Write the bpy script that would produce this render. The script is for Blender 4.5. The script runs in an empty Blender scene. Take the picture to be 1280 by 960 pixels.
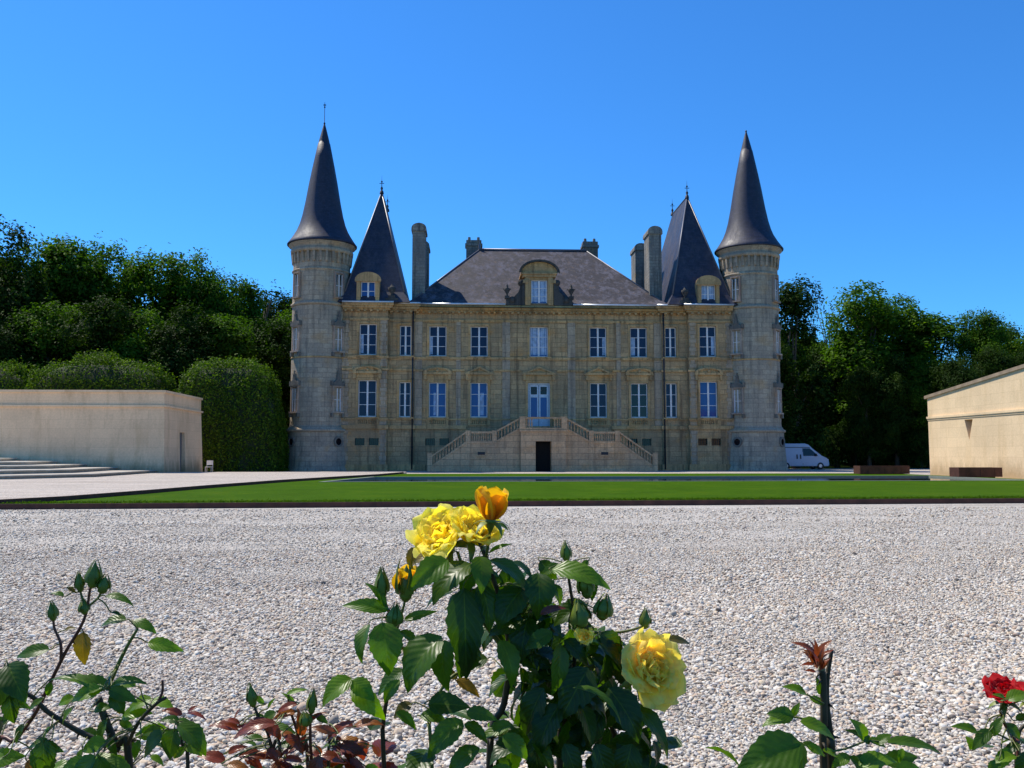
import bpy, math, random
import numpy as np
from mathutils import Vector, Matrix

R = math.radians
PI = math.pi
scene = bpy.context.scene
col = scene.collection
random.seed(7)

# ------------------------------------------------------------------ camera
CAM_H = 1.35
F_PX = 1108.0
YAW = R(2.9)
PITCH = math.atan(89 / F_PX)
cam_data = bpy.data.cameras.new('camera')
cam_data.sensor_width = 36.0
cam_data.lens = F_PX / 1280 * 36.0
cam_data.clip_start = 0.05
cam_data.clip_end = 4000
cam = bpy.data.objects.new('camera', cam_data)
cam.location = (0, 0, CAM_H)
cam.rotation_euler = (PI / 2 + PITCH, 0, -YAW)
col.objects.link(cam)
scene.camera = cam

# ------------------------------------------------------------------ light
SUN_EL = R(57)
SUN_AZ = math.atan2(-0.82, 0.57)          # from +Y towards +X
world = bpy.data.worlds.new('World')
scene.world = world
world.use_nodes = True
wn = world.node_tree
wn.nodes.clear()
out = wn.nodes.new('ShaderNodeOutputWorld')
bg = wn.nodes.new('ShaderNodeBackground')
sky = wn.nodes.new('ShaderNodeTexSky')
sky.sky_type = 'NISHITA'
sky.sun_disc = False
sky.sun_elevation = SUN_EL
sky.sun_rotation = SUN_AZ
sky.air_density = 1.0
sky.dust_density = 0.15
sky.ozone_density = 1.5
tint = wn.nodes.new('ShaderNodeMix'); tint.data_type = 'RGBA'; tint.blend_type = 'MULTIPLY'; tint.clamp_result = False
tint.inputs[0].default_value = 1.0
tint.inputs[7].default_value = (0.29, 0.86, 1.5, 1)      # deep saturated summer blue
wn.links.new(sky.outputs[0], tint.inputs[6])
wn.links.new(tint.outputs[2], bg.inputs[0])
bg.inputs[1].default_value = 0.11
wn.links.new(bg.outputs[0], out.inputs[0])

sd = bpy.data.lights.new('sun', 'SUN')
sd.energy = 5.0
sd.angle = R(0.5)
sd.color = (1.0, 0.93, 0.81)
sun = bpy.data.objects.new('sun', sd)
sdir = Vector((math.sin(SUN_AZ) * math.cos(SUN_EL), math.cos(SUN_AZ) * math.cos(SUN_EL), math.sin(SUN_EL)))
sun.rotation_euler = sdir.to_track_quat('Z', 'Y').to_euler()
sun.location = (-30, 30, 60)
col.objects.link(sun)

scene.view_settings.view_transform = 'Standard'
scene.view_settings.look = 'None'
scene.view_settings.gamma = 1
scene.view_settings.exposure = 0.22
scene.render.resolution_x = 1024
scene.render.resolution_y = 768
scene.render.engine = 'CYCLES'
try:
    scene.cycles.max_bounces = 8
    scene.cycles.transparent_max_bounces = 8
except Exception:
    pass

# ------------------------------------------------------------------ helpers
def tag(o, label=None, cat=None, group=None, kind=None):
    if label: o['label'] = label
    if cat: o['category'] = cat
    if group: o['group'] = group
    if kind: o['kind'] = kind
    return o

def empty(name, loc, label, cat, group=None, rz=0):
    o = bpy.data.objects.new(name, None)
    o.location = loc
    o.rotation_euler = (0, 0, rz)
    o.empty_display_size = 0.2
    col.objects.link(o)
    return tag(o, label, cat, group)

def copy_tree(o, parent=None):
    c = o.copy(); col.objects.link(c)
    c.parent = parent
    for ch in [k for k in bpy.data.objects if k.parent == o and k != c]:
        copy_tree(ch, c)
    return c

class MB:
    """collects polygons, then links them as one mesh object"""
    def __init__(self):
        self.v = []; self.f = []; self.m = []; self.s = []
    def add(self, verts, faces, mi=0, smooth=False):
        b = len(self.v)
        self.v += [tuple(p) for p in verts]
        for f in faces:
            self.f.append(tuple(b + i for i in f)); self.m.append(mi); self.s.append(smooth)
        return self
    def box(self, x0, x1, y0, y1, z0, z1, mi=0):
        return self.add([(x0,y0,z0),(x1,y0,z0),(x1,y1,z0),(x0,y1,z0),(x0,y0,z1),(x1,y0,z1),(x1,y1,z1),(x0,y1,z1)],
                        [(0,3,2,1),(4,5,6,7),(0,1,5,4),(1,2,6,5),(2,3,7,6),(3,0,4,7)], mi)
    def prism(self, poly, a0, a1, axis='z', mi=0):
        """poly: ccw list of 2-D points; extruded along axis"""
        n = len(poly)
        def P(p, a):
            if axis == 'z': return (p[0], p[1], a)
            if axis == 'y': return (p[0], a, p[1])
            return (a, p[0], p[1])
        v = [P(p, a0) for p in poly] + [P(p, a1) for p in poly]
        f = [tuple(range(n))[::-1], tuple(range(n, 2*n))]
        f += [(i, (i+1) % n, n+(i+1) % n, n+i) for i in range(n)]
        if axis == 'y': f = [t[::-1] for t in f]
        return self.add(v, f, mi)
    def lathe(self, prof, n=32, c=(0,0), mi=0, smooth=True, a0=0, a1=2*PI, sx=1, sy=1):
        full = abs(a1 - a0 - 2*PI) < 1e-6
        m = n if full else n + 1
        v = []
        for r, z in prof:
            for i in range(m):
                a = a0 + (a1 - a0) * i / n
                v.append((c[0] + r*sx*math.cos(a), c[1] + r*sy*math.sin(a), z))
        f = []
        for j in range(len(prof) - 1):
            for i in range(n):
                k = (i+1) % m
                f.append((j*m+i, j*m+k, (j+1)*m+k, (j+1)*m+i))
        return self.add(v, f, mi, smooth)
    def tube(self, pts, rad, n=6, mi=0, cap=True):
        pts = [Vector(p) for p in pts]
        if not hasattr(rad, '__len__'): rad = [rad]*len(pts)
        v = []
        up = Vector((0, 0, 1))
        t0 = (pts[1]-pts[0]).normalized()
        nrm = t0.orthogonal().normalized()
        for i, p in enumerate(pts):
            t = (pts[min(i+1, len(pts)-1)] - pts[max(i-1, 0)]).normalized()
            nrm = (nrm - t*nrm.dot(t))
            nrm = nrm.normalized() if nrm.length > 1e-6 else t.orthogonal().normalized()
            b = t.cross(nrm)
            for k in range(n):
                a = 2*PI*k/n
                v.append(p + (nrm*math.cos(a) + b*math.sin(a))*rad[i])
        f = []
        for j in range(len(pts)-1):
            for k in range(n):
                q = (k+1) % n
                f.append((j*n+k, j*n+q, (j+1)*n+q, (j+1)*n+k))
        if cap:
            f.append(tuple(range(n))[::-1]); f.append(tuple((len(pts)-1)*n+k for k in range(n)))
        return self.add(v, f, mi, True)
    def ball(self, c, r, n=8, m=6, mi=0, sz=1.0):
        prof = []
        for j in range(m+1):
            a = -PI/2 + PI*j/m
            prof.append((max(1e-4, r*math.cos(a)), c[2] + r*sz*math.sin(a)))
        return self.lathe(prof, n, (c[0], c[1]), mi)
    def build(self, name, mats, parent=None, loc=(0,0,0)):
        me = bpy.data.meshes.new(name)
        me.from_pydata(self.v, [], self.f)
        if not isinstance(mats, (list, tuple)): mats = [mats]
        for m in mats: me.materials.append(m)
        me.polygons.foreach_set('material_index', self.m)
        me.polygons.foreach_set('use_smooth', self.s)
        me.update()
        o = bpy.data.objects.new(name, me)
        o.location = loc
        col.objects.link(o)
        if parent: o.parent = parent
        return o

# ------------------------------------------------------------------ materials
def new_mat(name):
    m = bpy.data.materials.new(name); m.use_nodes = True
    nt = m.node_tree
    b = nt.nodes['Principled BSDF']
    return m, nt, b

def N(nt, t, **kw):
    n = nt.nodes.new(t)
    for k, v in kw.items():
        if k.startswith('i_'):
            n.inputs[k[2:].replace('_', ' ')].default_value = v
        else: setattr(n, k, v)
    return n

def ramp(nt, fac, stops, interp='LINEAR'):
    r = nt.nodes.new('ShaderNodeValToRGB')
    r.color_ramp.interpolation = interp
    e = r.color_ramp.elements
    while len(e) < len(stops): e.new(0.5)
    for i, (p, c) in enumerate(stops):
        e[i].position = p
        e[i].color = (c[0], c[1], c[2], 1) if hasattr(c, '__len__') else (c, c, c, 1)
    nt.links.new(fac, r.inputs[0])
    return r.outputs[0]

def mix(nt, a, b, fac, mode='MIX'):
    m = nt.nodes.new('ShaderNodeMix'); m.data_type = 'RGBA'; m.blend_type = mode
    m.clamp_result = False
    for sock, val in ((m.inputs[6], a), (m.inputs[7], b), (m.inputs[0], fac)):
        if hasattr(val, 'is_linked'): nt.links.new(val, sock)
        elif hasattr(val, '__len__'): sock.default_value = (val[0], val[1], val[2], 1)
        else: sock.default_value = val
    return m.outputs[2]

def noise(nt, vec, scale, detail=4, rough=0.55, out=0):
    n = N(nt, 'ShaderNodeTexNoise'); n.inputs['Scale'].default_value = scale
    n.inputs['Detail'].default_value = detail; n.inputs['Roughness'].default_value = rough
    if vec is not None: nt.links.new(vec, n.inputs['Vector'])
    return n.outputs[out]

def bump(nt, b, h, strength, dist=0.02):
    n = N(nt, 'ShaderNodeBump'); n.inputs['Strength'].default_value = strength
    n.inputs['Distance'].default_value = dist
    nt.links.new(h, n.inputs['Height']); nt.links.new(n.outputs[0], b.inputs['Normal'])

def plain(name, c, rough=0.6, metal=0.0, spec=0.5, var=0.12, scale=6):
    m, nt, b = new_mat(name)
    g = N(nt, 'ShaderNodeNewGeometry')
    nz = noise(nt, g.outputs['Position'], scale)
    lo = [x*(1-var) for x in c]; hi = [min(1, x*(1+var)) for x in c]
    nt.links.new(ramp(nt, nz, [(0.3, lo), (0.7, hi)]), b.inputs['Base Color'])
    b.inputs['Roughness'].default_value = rough
    b.inputs['Metallic'].default_value = metal
    b.inputs['Specular IOR Level'].default_value = spec
    return m

def stone_mat(name, base=(0.36, 0.31, 0.235), cyl=0.0, bw=0.95, bh=0.42, dirt=1.0):
    """weathered ashlar limestone; cyl = radius for wrapped towers"""
    m, nt, b = new_mat(name)
    tc = N(nt, 'ShaderNodeTexCoord')
    sep = N(nt, 'ShaderNodeSeparateXYZ'); nt.links.new(tc.outputs['Object'], sep.inputs[0])
    comb = N(nt, 'ShaderNodeCombineXYZ')
    if cyl:
        at = N(nt, 'ShaderNodeMath', operation='ARCTAN2')
        nt.links.new(sep.outputs[1], at.inputs[0]); nt.links.new(sep.outputs[0], at.inputs[1])
        mu = N(nt, 'ShaderNodeMath', operation='MULTIPLY'); mu.inputs[1].default_value = cyl
        nt.links.new(at.outputs[0], mu.inputs[0]); nt.links.new(mu.outputs[0], comb.inputs[0])
    else:
        ad = N(nt, 'ShaderNodeMath', operation='ADD')
        nt.links.new(sep.outputs[0], ad.inputs[0]); nt.links.new(sep.outputs[1], ad.inputs[1])
        nt.links.new(ad.outputs[0], comb.inputs[0])
    nt.links.new(sep.outputs[2], comb.inputs[1])
    br = N(nt, 'ShaderNodeTexBrick')
    nt.links.new(comb.outputs[0], br.inputs['Vector'])
    br.inputs['Scale'].default_value = 1
    br.inputs['Brick Width'].default_value = bw; br.inputs['Row Height'].default_value = bh
    br.inputs['Mortar Size'].default_value = 0.014; br.inputs['Mortar Smooth'].default_value = 0.3
    br.inputs['Bias'].default_value = 0.0
    br.inputs['Color1'].default_value = (*[x*1.12 for x in base], 1)
    br.inputs['Color2'].default_value = (base[0]*0.82, base[1]*0.83, base[2]*0.86, 1)
    br.inputs['Mortar'].default_value = (*[x*0.5 for x in base], 1)
    P = tc.outputs['Object']
    big = noise(nt, P, 0.35, 6, 0.65)
    c = mix(nt, br.outputs[0], (base[0]*0.62, base[1]*0.66, base[2]*0.74), ramp(nt, big, [(0.45, 0), (0.62, 0.75*dirt)]))
    # rust-brown weathering patches
    mp = N(nt, 'ShaderNodeMapping'); mp.inputs['Scale'].default_value = (1, 1, 1.6); mp.inputs['Location'].default_value = (3.1, 5, 2)
    nt.links.new(P, mp.inputs[0])
    rn = noise(nt, mp.outputs[0], 0.5, 5, 0.6)
    c = mix(nt, c, (base[0]*1.05, base[1]*0.78, base[2]*0.45), ramp(nt, rn, [(0.55, 0), (0.7, 0.6*dirt)]))
    # vertical rain streaks
    ms = N(nt, 'ShaderNodeMapping'); ms.inputs['Scale'].default_value = (2.6, 2.6, 0.16)
    nt.links.new(P, ms.inputs[0])
    st = noise(nt, ms.outputs[0], 1.1, 5, 0.6)
    c = mix(nt, c, (base[0]*0.35, base[1]*0.36, base[2]*0.4), ramp(nt, st, [(0.5, 0), (0.66, 0.8*dirt)]))
    fine = noise(nt, P, 7, 5, 0.7)
    c = mix(nt, c, ramp(nt, fine, [(0.25, 0.72), (0.75, 1.22)]), 1.0, 'MULTIPLY')
    nt.links.new(c, b.inputs['Base Color'])
    b.inputs['Roughness'].default_value = 0.9
    b.inputs['Specular IOR Level'].default_value = 0.25
    ad2 = N(nt, 'ShaderNodeMath', operation='MULTIPLY_ADD'); ad2.inputs[1].default_value = -1.0
    nt.links.new(br.outputs['Fac'], ad2.inputs[0]); nt.links.new(fine, ad2.inputs[2])
    bump(nt, b, ad2.outputs[0], 0.6, 0.03)
    return m

def slate_mat(name, cyl=0.0, base=(0.07, 0.056, 0.066), rough=0.38, streak=0.5):
    m, nt, b = new_mat(name)
    tc = N(nt, 'ShaderNodeTexCoord')
    sep = N(nt, 'ShaderNodeSeparateXYZ'); nt.links.new(tc.outputs['Object'], sep.inputs[0])
    comb = N(nt, 'ShaderNodeCombineXYZ')
    if cyl:
        at = N(nt, 'ShaderNodeMath', operation='ARCTAN2')
        nt.links.new(sep.outputs[1], at.inputs[0]); nt.links.new(sep.outputs[0], at.inputs[1])
        mu = N(nt, 'ShaderNodeMath', operation='MULTIPLY'); mu.inputs[1].default_value = cyl
        nt.links.new(at.outputs[0], mu.inputs[0]); nt.links.new(mu.outputs[0], comb.inputs[0])
    else:
        ad = N(nt, 'ShaderNodeMath', operation='ADD')
        nt.links.new(sep.outputs[0], ad.inputs[0]); nt.links.new(sep.outputs[1], ad.inputs[1])
        nt.links.new(ad.outputs[0], comb.inputs[0])
    nt.links.new(sep.outputs[2], comb.inputs[1])
    br = N(nt, 'ShaderNodeTexBrick'); nt.links.new(comb.outputs[0], br.inputs['Vector'])
    br.inputs['Scale'].default_value = 1
    br.inputs['Brick Width'].default_value = 0.26; br.inputs['Row Height'].default_value = 0.17
    br.inputs['Mortar Size'].default_value = 0.012; br.inputs['Mortar Smooth'].default_value = 0.5
    br.inputs['Color1'].default_value = (*[x*1.35 for x in base], 1)
    br.inputs['Color2'].default_value = (*[x*0.75 for x in base], 1)
    br.inputs['Mortar'].default_value = (*[x*0.3 for x in base], 1)
    P = tc.outputs['Object']
    ms = N(nt, 'ShaderNodeMapping'); ms.inputs['Scale'].default_value = (1.5, 1.5, 0.35)
    nt.links.new(P, ms.inputs[0])
    st = noise(nt, ms.outputs[0], 1.0, 7, 0.7)
    c = mix(nt, br.outputs[0], (0.13, 0.12, 0.145), ramp(nt, st, [(0.47, 0), (0.62, streak)]))
    sp = noise(nt, P, 2.3, 6, 0.75)
    c = mix(nt, c, (0.11, 0.07, 0.05), ramp(nt, sp, [(0.54, 0), (0.64, streak)]))
    sp2 = noise(nt, P, 1.6, 7, 0.8)
    c = mix(nt, c, (base[0]*.35, base[1]*.35, base[2]*.4), ramp(nt, sp2, [(0.4, streak), (0.47, 0)]))
    nt.links.new(c, b.inputs['Base Color'])
    nt.links.new(ramp(nt, st, [(0.3, rough*0.85), (0.75, min(1, rough*1.6))]), b.inputs['Roughness'])
    b.inputs['Specular IOR Level'].default_value = 0.5
    bump(nt, b, br.outputs['Fac'], -0.5 if False else 0.35, 0.01)
    return m

def gravel_mat(name, tint=(1, 1, 1), scale=34.0):
    m, nt, b = new_mat(name)
    g = N(nt, 'ShaderNodeNewGeometry'); P = g.outputs['Position']
    v1 = N(nt, 'ShaderNodeTexVoronoi'); v1.inputs['Scale'].default_value = scale
    nt.links.new(P, v1.inputs['Vector'])
    sepc = N(nt, 'ShaderNodeSeparateColor'); nt.links.new(v1.outputs['Color'], sepc.inputs[0])
    c = ramp(nt, sepc.outputs[0], [(0.0, (0.25, 0.235, 0.21)), (0.2, (0.42, 0.39, 0.345)), (0.5, (0.52, 0.48, 0.41)), (0.75, (0.58, 0.51, 0.42)), (1.0, (0.7, 0.67, 0.6))])
    c = mix(nt, c, (0.16, 0.15, 0.14), ramp(nt, v1.outputs['Distance'], [(0.5, 0), (0.8, 0.4)]))
    big = noise(nt, P, 0.5, 5, 0.6)
    trk = N(nt, 'ShaderNodeMapping'); trk.inputs['Scale'].default_value = (.12, 1.1, 1); nt.links.new(P, trk.inputs[0])
    c = mix(nt, c, ramp(nt, noise(nt, trk.outputs[0], .8, 5, .6), [(0.35, (.84, .81, .78)), (0.62, (1.06, 1.06, 1.06))]), 1.0, 'MULTIPLY')
    c = mix(nt, c, ramp(nt, big, [(0.3, (0.88*tint[0], 0.87*tint[1], 0.85*tint[2])), (0.7, (1.08*tint[0], 1.07*tint[1], 1.06*tint[2]))]), 1.0, 'MULTIPLY')
    nt.links.new(c, b.inputs['Base Color'])
    b.inputs['Roughness'].default_value = 0.85
    inv = N(nt, 'ShaderNodeMath', operation='SUBTRACT'); inv.inputs[0].default_value = 1
    nt.links.new(v1.outputs['Distance'], inv.inputs[1])
    bump(nt, b, inv.outputs[0], 1.0, 0.022)
    return m

def grass_mat(name, base=(0.042, 0.1, 0.002)):
    m, nt, b = new_mat(name)
    g = N(nt, 'ShaderNodeNewGeometry'); P = g.outputs['Position']
    n1 = noise(nt, P, 0.45, 5, 0.6); n2 = noise(nt, P, 24, 4, 0.7)
    c = ramp(nt, n1, [(0.3, [x*0.8 for x in base]), (0.55, base), (0.75, (base[0]*1.5, base[1]*1.12, base[2]*1.2))])
    c = mix(nt, c, ramp(nt, n2, [(0.3, 0.62), (0.7, 1.35)]), 1.0, 'MULTIPLY')
    n3 = noise(nt, P, 2.2, 5, 0.7)
    c = mix(nt, c, (base[0]*1.9, base[1]*1.35, base[2]*3), ramp(nt, n3, [(0.52, 0), (0.68, .5)]))
    nt.links.new(c, b.inputs['Base Color'])
    b.inputs['Roughness'].default_value = 0.8
    b.inputs['Specular IOR Level'].default_value = 0.02
    bump(nt, b, n2, 0.8, 0.04)
    return m

def leaf_mat(name, dark, light, extra=None, transl=0.3, rough=0.5, veins=False, tint=True, tcol=None, spec=0.5, coat=0.0):
    """foliage: per-leaf 'tint' attribute picks the colour; thin leaves let light through"""
    m, nt, b = new_mat(name)
    at = N(nt, 'ShaderNodeAttribute', attribute_name='tint')
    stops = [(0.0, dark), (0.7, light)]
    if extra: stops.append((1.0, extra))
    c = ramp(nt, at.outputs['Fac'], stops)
    if veins:
        uv = N(nt, 'ShaderNodeAttribute', attribute_name='leafuv')
        sp = N(nt, 'ShaderNodeSeparateXYZ'); nt.links.new(uv.outputs['Vector'], sp.inputs[0])
        ab = N(nt, 'ShaderNodeMath', operation='ABSOLUTE'); nt.links.new(sp.outputs[0], ab.inputs[0])
        ma = N(nt, 'ShaderNodeMath', operation='MULTIPLY_ADD'); ma.inputs[1].default_value = -0.32
        nt.links.new(ab.outputs[0], ma.inputs[0]); nt.links.new(sp.outputs[1], ma.inputs[2])
        sc = N(nt, 'ShaderNodeMath', operation='MULTIPLY'); sc.inputs[1].default_value = 50.0
        nt.links.new(ma.outputs[0], sc.inputs[0])
        si = N(nt, 'ShaderNodeMath', operation='SINE'); nt.links.new(sc.outputs[0], si.inputs[0])
        vein = ramp(nt, si.outputs[0], [(0.0, 0), (0.86, 0.0), (1.0, 0.13)])
        mid = ramp(nt, ab.outputs[0], [(0.0, 0.4), (0.06, 0.0)])
        c = mix(nt, c, (light[0]*1.8, light[1]*1.45, light[2]*1.8), vein)
        c = mix(nt, c, (light[0]*2.1, light[1]*1.55, light[2]*2.0), mid)
        g = N(nt, 'ShaderNodeNewGeometry')
        nz = noise(nt, g.outputs['Position'], 90, 3, 0.6)
        c = mix(nt, c, ramp(nt, nz, [(0.3, 0.82), (0.7, 1.15)]), 1.0, 'MULTIPLY')
        nb = noise(nt, g.outputs['Position'], 38, 5, 0.7)
        c = mix(nt, c, (0.12, 0.10, 0.015), ramp(nt, nb, [(0.6, 0), (0.72, 0.5)]))
        bump(nt, b, si.outputs[0], 0.14, 0.0012)
    nt.links.new(c, b.inputs['Base Color'])
    b.inputs['Roughness'].default_value = rough
    b.inputs['Specular IOR Level'].default_value = spec
    b.inputs['Coat Weight'].default_value = coat
    tr = N(nt, 'ShaderNodeBsdfTranslucent')
    tc_ = mix(nt, c, tcol or (1.6, 1.9, 0.5), 1.0, 'MULTIPLY')
    nt.links.new(tc_, tr.inputs[0])
    ms = N(nt, 'ShaderNodeMixShader'); ms.inputs[0].default_value = transl
    o = nt.nodes['Material Output']
    nt.links.new(b.outputs[0], ms.inputs[1]); nt.links.new(tr.outputs[0], ms.inputs[2])
    nt.links.new(ms.outputs[0], o.inputs['Surface'])
    return m

M = {}
M['stone'] = stone_mat('limestone ashlar', (0.52, 0.34, 0.17))
M['stone_trim'] = stone_mat('limestone trim', (0.58, 0.36, 0.16), bw=1.6, bh=3.0, dirt=1.1)
M['stone_pier'] = stone_mat('pier limestone', (0.47, 0.35, 0.23), bw=1.2, bh=.8, dirt=0.7)
M['stone_tower'] = stone_mat('tower limestone', (0.44, 0.355, 0.25), cyl=2.4, bw=0.8, bh=0.42, dirt=0.8)
M['stone_perron'] = stone_mat('perron limestone', (0.66, 0.42, 0.23), bw=1.1, bh=0.5, dirt=0.6)
M['slate'] = slate_mat('roof slate', base=(0.03, 0.025, 0.032), rough=0.7, streak=0.85)
M['slate_cone'] = slate_mat('turret slate', cyl=1.6, base=(0.018, 0.019, 0.038), rough=0.5, streak=0.1)
M['slate_dark'] = slate_mat('pavilion slate', base=(0.028, 0.026, 0.042), rough=0.5, streak=0.25)
M['lead'] = plain('lead flashing', (0.13, 0.13, 0.15), 0.45, 0.3)
M['zinc'] = plain('zinc gutter', (0.62, 0.64, 0.66), 0.35, 0.6)
M['iron'] = plain('dark iron', (0.03, 0.03, 0.035), 0.5, 0.4)
M['frame'] = plain('window paint', (0.74, 0.7, 0.68), 0.5)
M['door_paint'] = plain('door paint', (0.55, 0.6, 0.66), 0.45)
M['dark'] = plain('dark interior', (0.012, 0.011, 0.011), 0.9)
M['curtain'] = plain('pale curtain', (0.36, 0.47, 0.62), 0.8, var=0.3, scale=3)
M['gravel'] = gravel_mat('gravel')
M['path'] = gravel_mat('path gravel', (0.95, 0.9, 0.88), 30)
M['grass'] = grass_mat('lawn turf')
M['rough_grass'] = grass_mat('woodland grass', (0.03, 0.055, 0.006))
M['corten'] = plain('rusted steel', (0.085, 0.03, 0.018), 0.7, 0.2, var=0.4, scale=3)
M['rim'] = plain('pool rim stone', (0.2, 0.22, 0.17), 0.6)

def glass_mat(name, c, rough=0.05, spec=0.35):
    m, nt, b = new_mat(name)
    b.inputs['Base Color'].default_value = (*c, 1)
    b.inputs['Roughness'].default_value = rough
    b.inputs['Specular IOR Level'].default_value = spec
    g = N(nt, 'ShaderNodeNewGeometry')
    bump(nt, b, noise(nt, g.outputs['Position'], 1.3, 2), 0.25, 0.02)
    return m
M['glass'] = glass_mat('window glass', (0.01, 0.018, 0.055), spec=0.25)
M['glass_blue'] = glass_mat('blue window glass', (0.02, 0.075, 0.26))  # glass with an even blue base colour
M['glass_black'] = glass_mat('dark window glass', (0.006, 0.006, 0.01), spec=0.4)
m, nt, b = new_mat('pool water')
b.inputs['Base Color'].default_value = (0.01, 0.022, 0.03, 1)
b.inputs['Roughness'].default_value = 0.05
g_ = N(nt, 'ShaderNodeNewGeometry')
bump(nt, b, noise(nt, g_.outputs['Position'], 2.2, 3), 0.05, 0.03)
M['water'] = m

def render_plaster(name, base, stain):
    m, nt, b = new_mat(name)
    g = N(nt, 'ShaderNodeNewGeometry'); P = g.outputs['Position']
    n1 = noise(nt, P, 0.3, 6, 0.6)
    c = ramp(nt, n1, [(0.3, [x*0.88 for x in base]), (0.7, [x*1.08 for x in base])])
    ms = N(nt, 'ShaderNodeMapping'); ms.inputs['Scale'].default_value = (1.2, 1.2, 0.25)
    nt.links.new(P, ms.inputs[0])
    st = noise(nt, ms.outputs[0], 0.9, 6, 0.65)
    c = mix(nt, c, stain, ramp(nt, st, [(0.5, 0), (0.75, 0.6)]))
    sep = N(nt, 'ShaderNodeSeparateXYZ'); nt.links.new(P, sep.inputs[0])
    xy = N(nt, 'ShaderNodeMath', operation='ADD'); nt.links.new(sep.outputs[0], xy.inputs[0]); nt.links.new(sep.outputs[1], xy.inputs[1])
    cb = N(nt, 'ShaderNodeCombineXYZ'); nt.links.new(xy.outputs[0], cb.inputs[0]); nt.links.new(sep.outputs[2], cb.inputs[1])
    br = N(nt, 'ShaderNodeTexBrick'); nt.links.new(cb.outputs[0], br.inputs['Vector'])
    for k_, v_ in (('Scale', 1), ('Brick Width', 1.9), ('Row Height', .62), ('Mortar Size', .008), ('Mortar Smooth', .4)): br.inputs[k_].default_value = v_
    br.inputs['Color1'].default_value = (1.04, 1.03, 1.02, 1); br.inputs['Color2'].default_value = (.95, .94, .93, 1); br.inputs['Mortar'].default_value = (.74, .7, .66, 1)
    c = mix(nt, c, br.outputs[0], .8, 'MULTIPLY')
    # splash and damp marks of irregular height along the foot of the wall
    dn = noise(nt, ms.outputs[0], 1.6, 6, 0.7)
    zz = N(nt, 'ShaderNodeMath', operation='MULTIPLY_ADD'); zz.inputs[1].default_value = -.42; nt.links.new(sep.outputs[2], zz.inputs[0]); nt.links.new(dn, zz.inputs[2])
    c = mix(nt, c, [x*.62 for x in stain], ramp(nt, zz.outputs[0], [(0.05, 0), (0.4, 0.75)]))
    f = noise(nt, P, 9, 5, 0.7)
    c = mix(nt, c, ramp(nt, f, [(0.3, 0.9), (0.7, 1.08)]), 1.0, 'MULTIPLY')
    nt.links.new(c, b.inputs['Base Color']); b.inputs['Roughness'].default_value = 0.92
    b.inputs['Specular IOR Level'].default_value = 0.2
    bump(nt, b, f, 0.4, 0.015)
    return m
M['plaster'] = render_plaster('beige stone wall', (0.88, 0.6, 0.36), (0.5, 0.3, 0.14))
M['plaster_warm'] = render_plaster('cream stone wall', (0.76, 0.57, 0.35), (0.6, 0.42, 0.22))
M['step'] = render_plaster('pale step stone', (0.62, 0.56, 0.46), (0.5, 0.44, 0.36))

# ------------------------------------------------------------------ ground
def sheet(name, poly, z, mat, parent=None):
    mb = MB(); mb.add([(x, y, z) for x, y in poly], [tuple(range(len(poly)))])
    o = mb.build(name, mat)
    return tag(o, kind='structure')

sheet('ground', [(-1500, -400), (1500, -400), (1500, 2500), (-1500, 2500)], -0.012, M['rough_grass'])
sheet('soil_bed', [(-30, -1.5), (30, -1.5), (30, 2.3), (-30, 2.3)], -0.004, plain('planting soil', (0.06, 0.045, 0.03), 0.95, var=0.4, scale=20))
sheet('gravel', [(-60, 2.3), (70, 2.3), (70, 27.6), (-11.8, 22.82), (-60, 22.0)], 0.0, M['gravel'])
# raised gravel path at the left, held by a rusted edge
lawn_left = [(-11.8, 22.9), (-10.9, 25.0), (-10.25, 29.0), (-9.6, 34.0), (-8.4, 41.0), (-6.6, 48.0), (-5.2, 53.0), (-4.2, 59.6)]
mb = MB()
mb.prism([(-60, 22.1), (-11.9, 22.92)] + [(x-0.06, y) for x, y in lawn_left[1:]] + [(-4.2, 62.5), (-60, 62.5)], -0.05, 0.2)
tag(mb.build('left_path', M['path']), kind='structure')
sheet('terrace_path', [(-60, 59.6), (75, 59.6), (75, 90), (-60, 90)], 0.0, M['path'])
sheet('right_path', [(28.8, 43.3), (75, 43.3), (75, 59.6), (28.8, 59.6)], 0.0, M['path'])

# lawn with the pool cut out
pool = [(-6.6, 41.6), (27.5, 42.2), (27.5, 51.8), (-5.2, 50.6)]
far = 59.6
mb = MB()
L = lawn_left
z = 0.12
def quad(a, b_, c_, d): mb.add([(p[0], p[1], z) for p in (a, b_, c_, d)], [(0, 1, 2, 3)])
# front strip, split so the left outline follows the path
fr = [(-11.8, 22.9), (70, 27.7), (70, 43.3), (28.8, 43.3), (28.8, far), (-4.2, far), (-5.2, 53.0), (-6.6, 48.0), (-8.4, 41.0), (-9.6, 34.0), (-10.25, 29.0), (-10.9, 25.0)]
import bmesh
from mathutils.geometry import tessellate_polygon
outer = [Vector((x, y, z)) for x, y in fr]; inner = [Vector((x, y, z)) for x, y in pool][::-1]
tris = tessellate_polygon([outer, inner])
mb.add(outer + inner, [tuple(t) for t in tris])
lawn = mb.build('lawn', M['grass'])
bm = bmesh.new(); bm.from_mesh(lawn.data); bmesh.ops.recalc_face_normals(bm, faces=bm.faces)
for f in bm.faces:
    if f.normal.z < 0: f.normal_flip()
bm.to_mesh(lawn.data); bm.free()
tag(lawn, kind='structure')
def grow(p, d):
    c = Vector((sum(q[0] for q in p)/len(p), sum(q[1] for q in p)/len(p)))
    return [(q[0] + (d if q[0] > c.x else -d), q[1] + (d if q[1] > c.y else -d)) for q in p]
sheet('pool_water', grow(pool, -0.002), 0.05, M['water'])
mb = MB()
a_, b_ = grow(pool, 0.22), grow(pool, -0.03)
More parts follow.
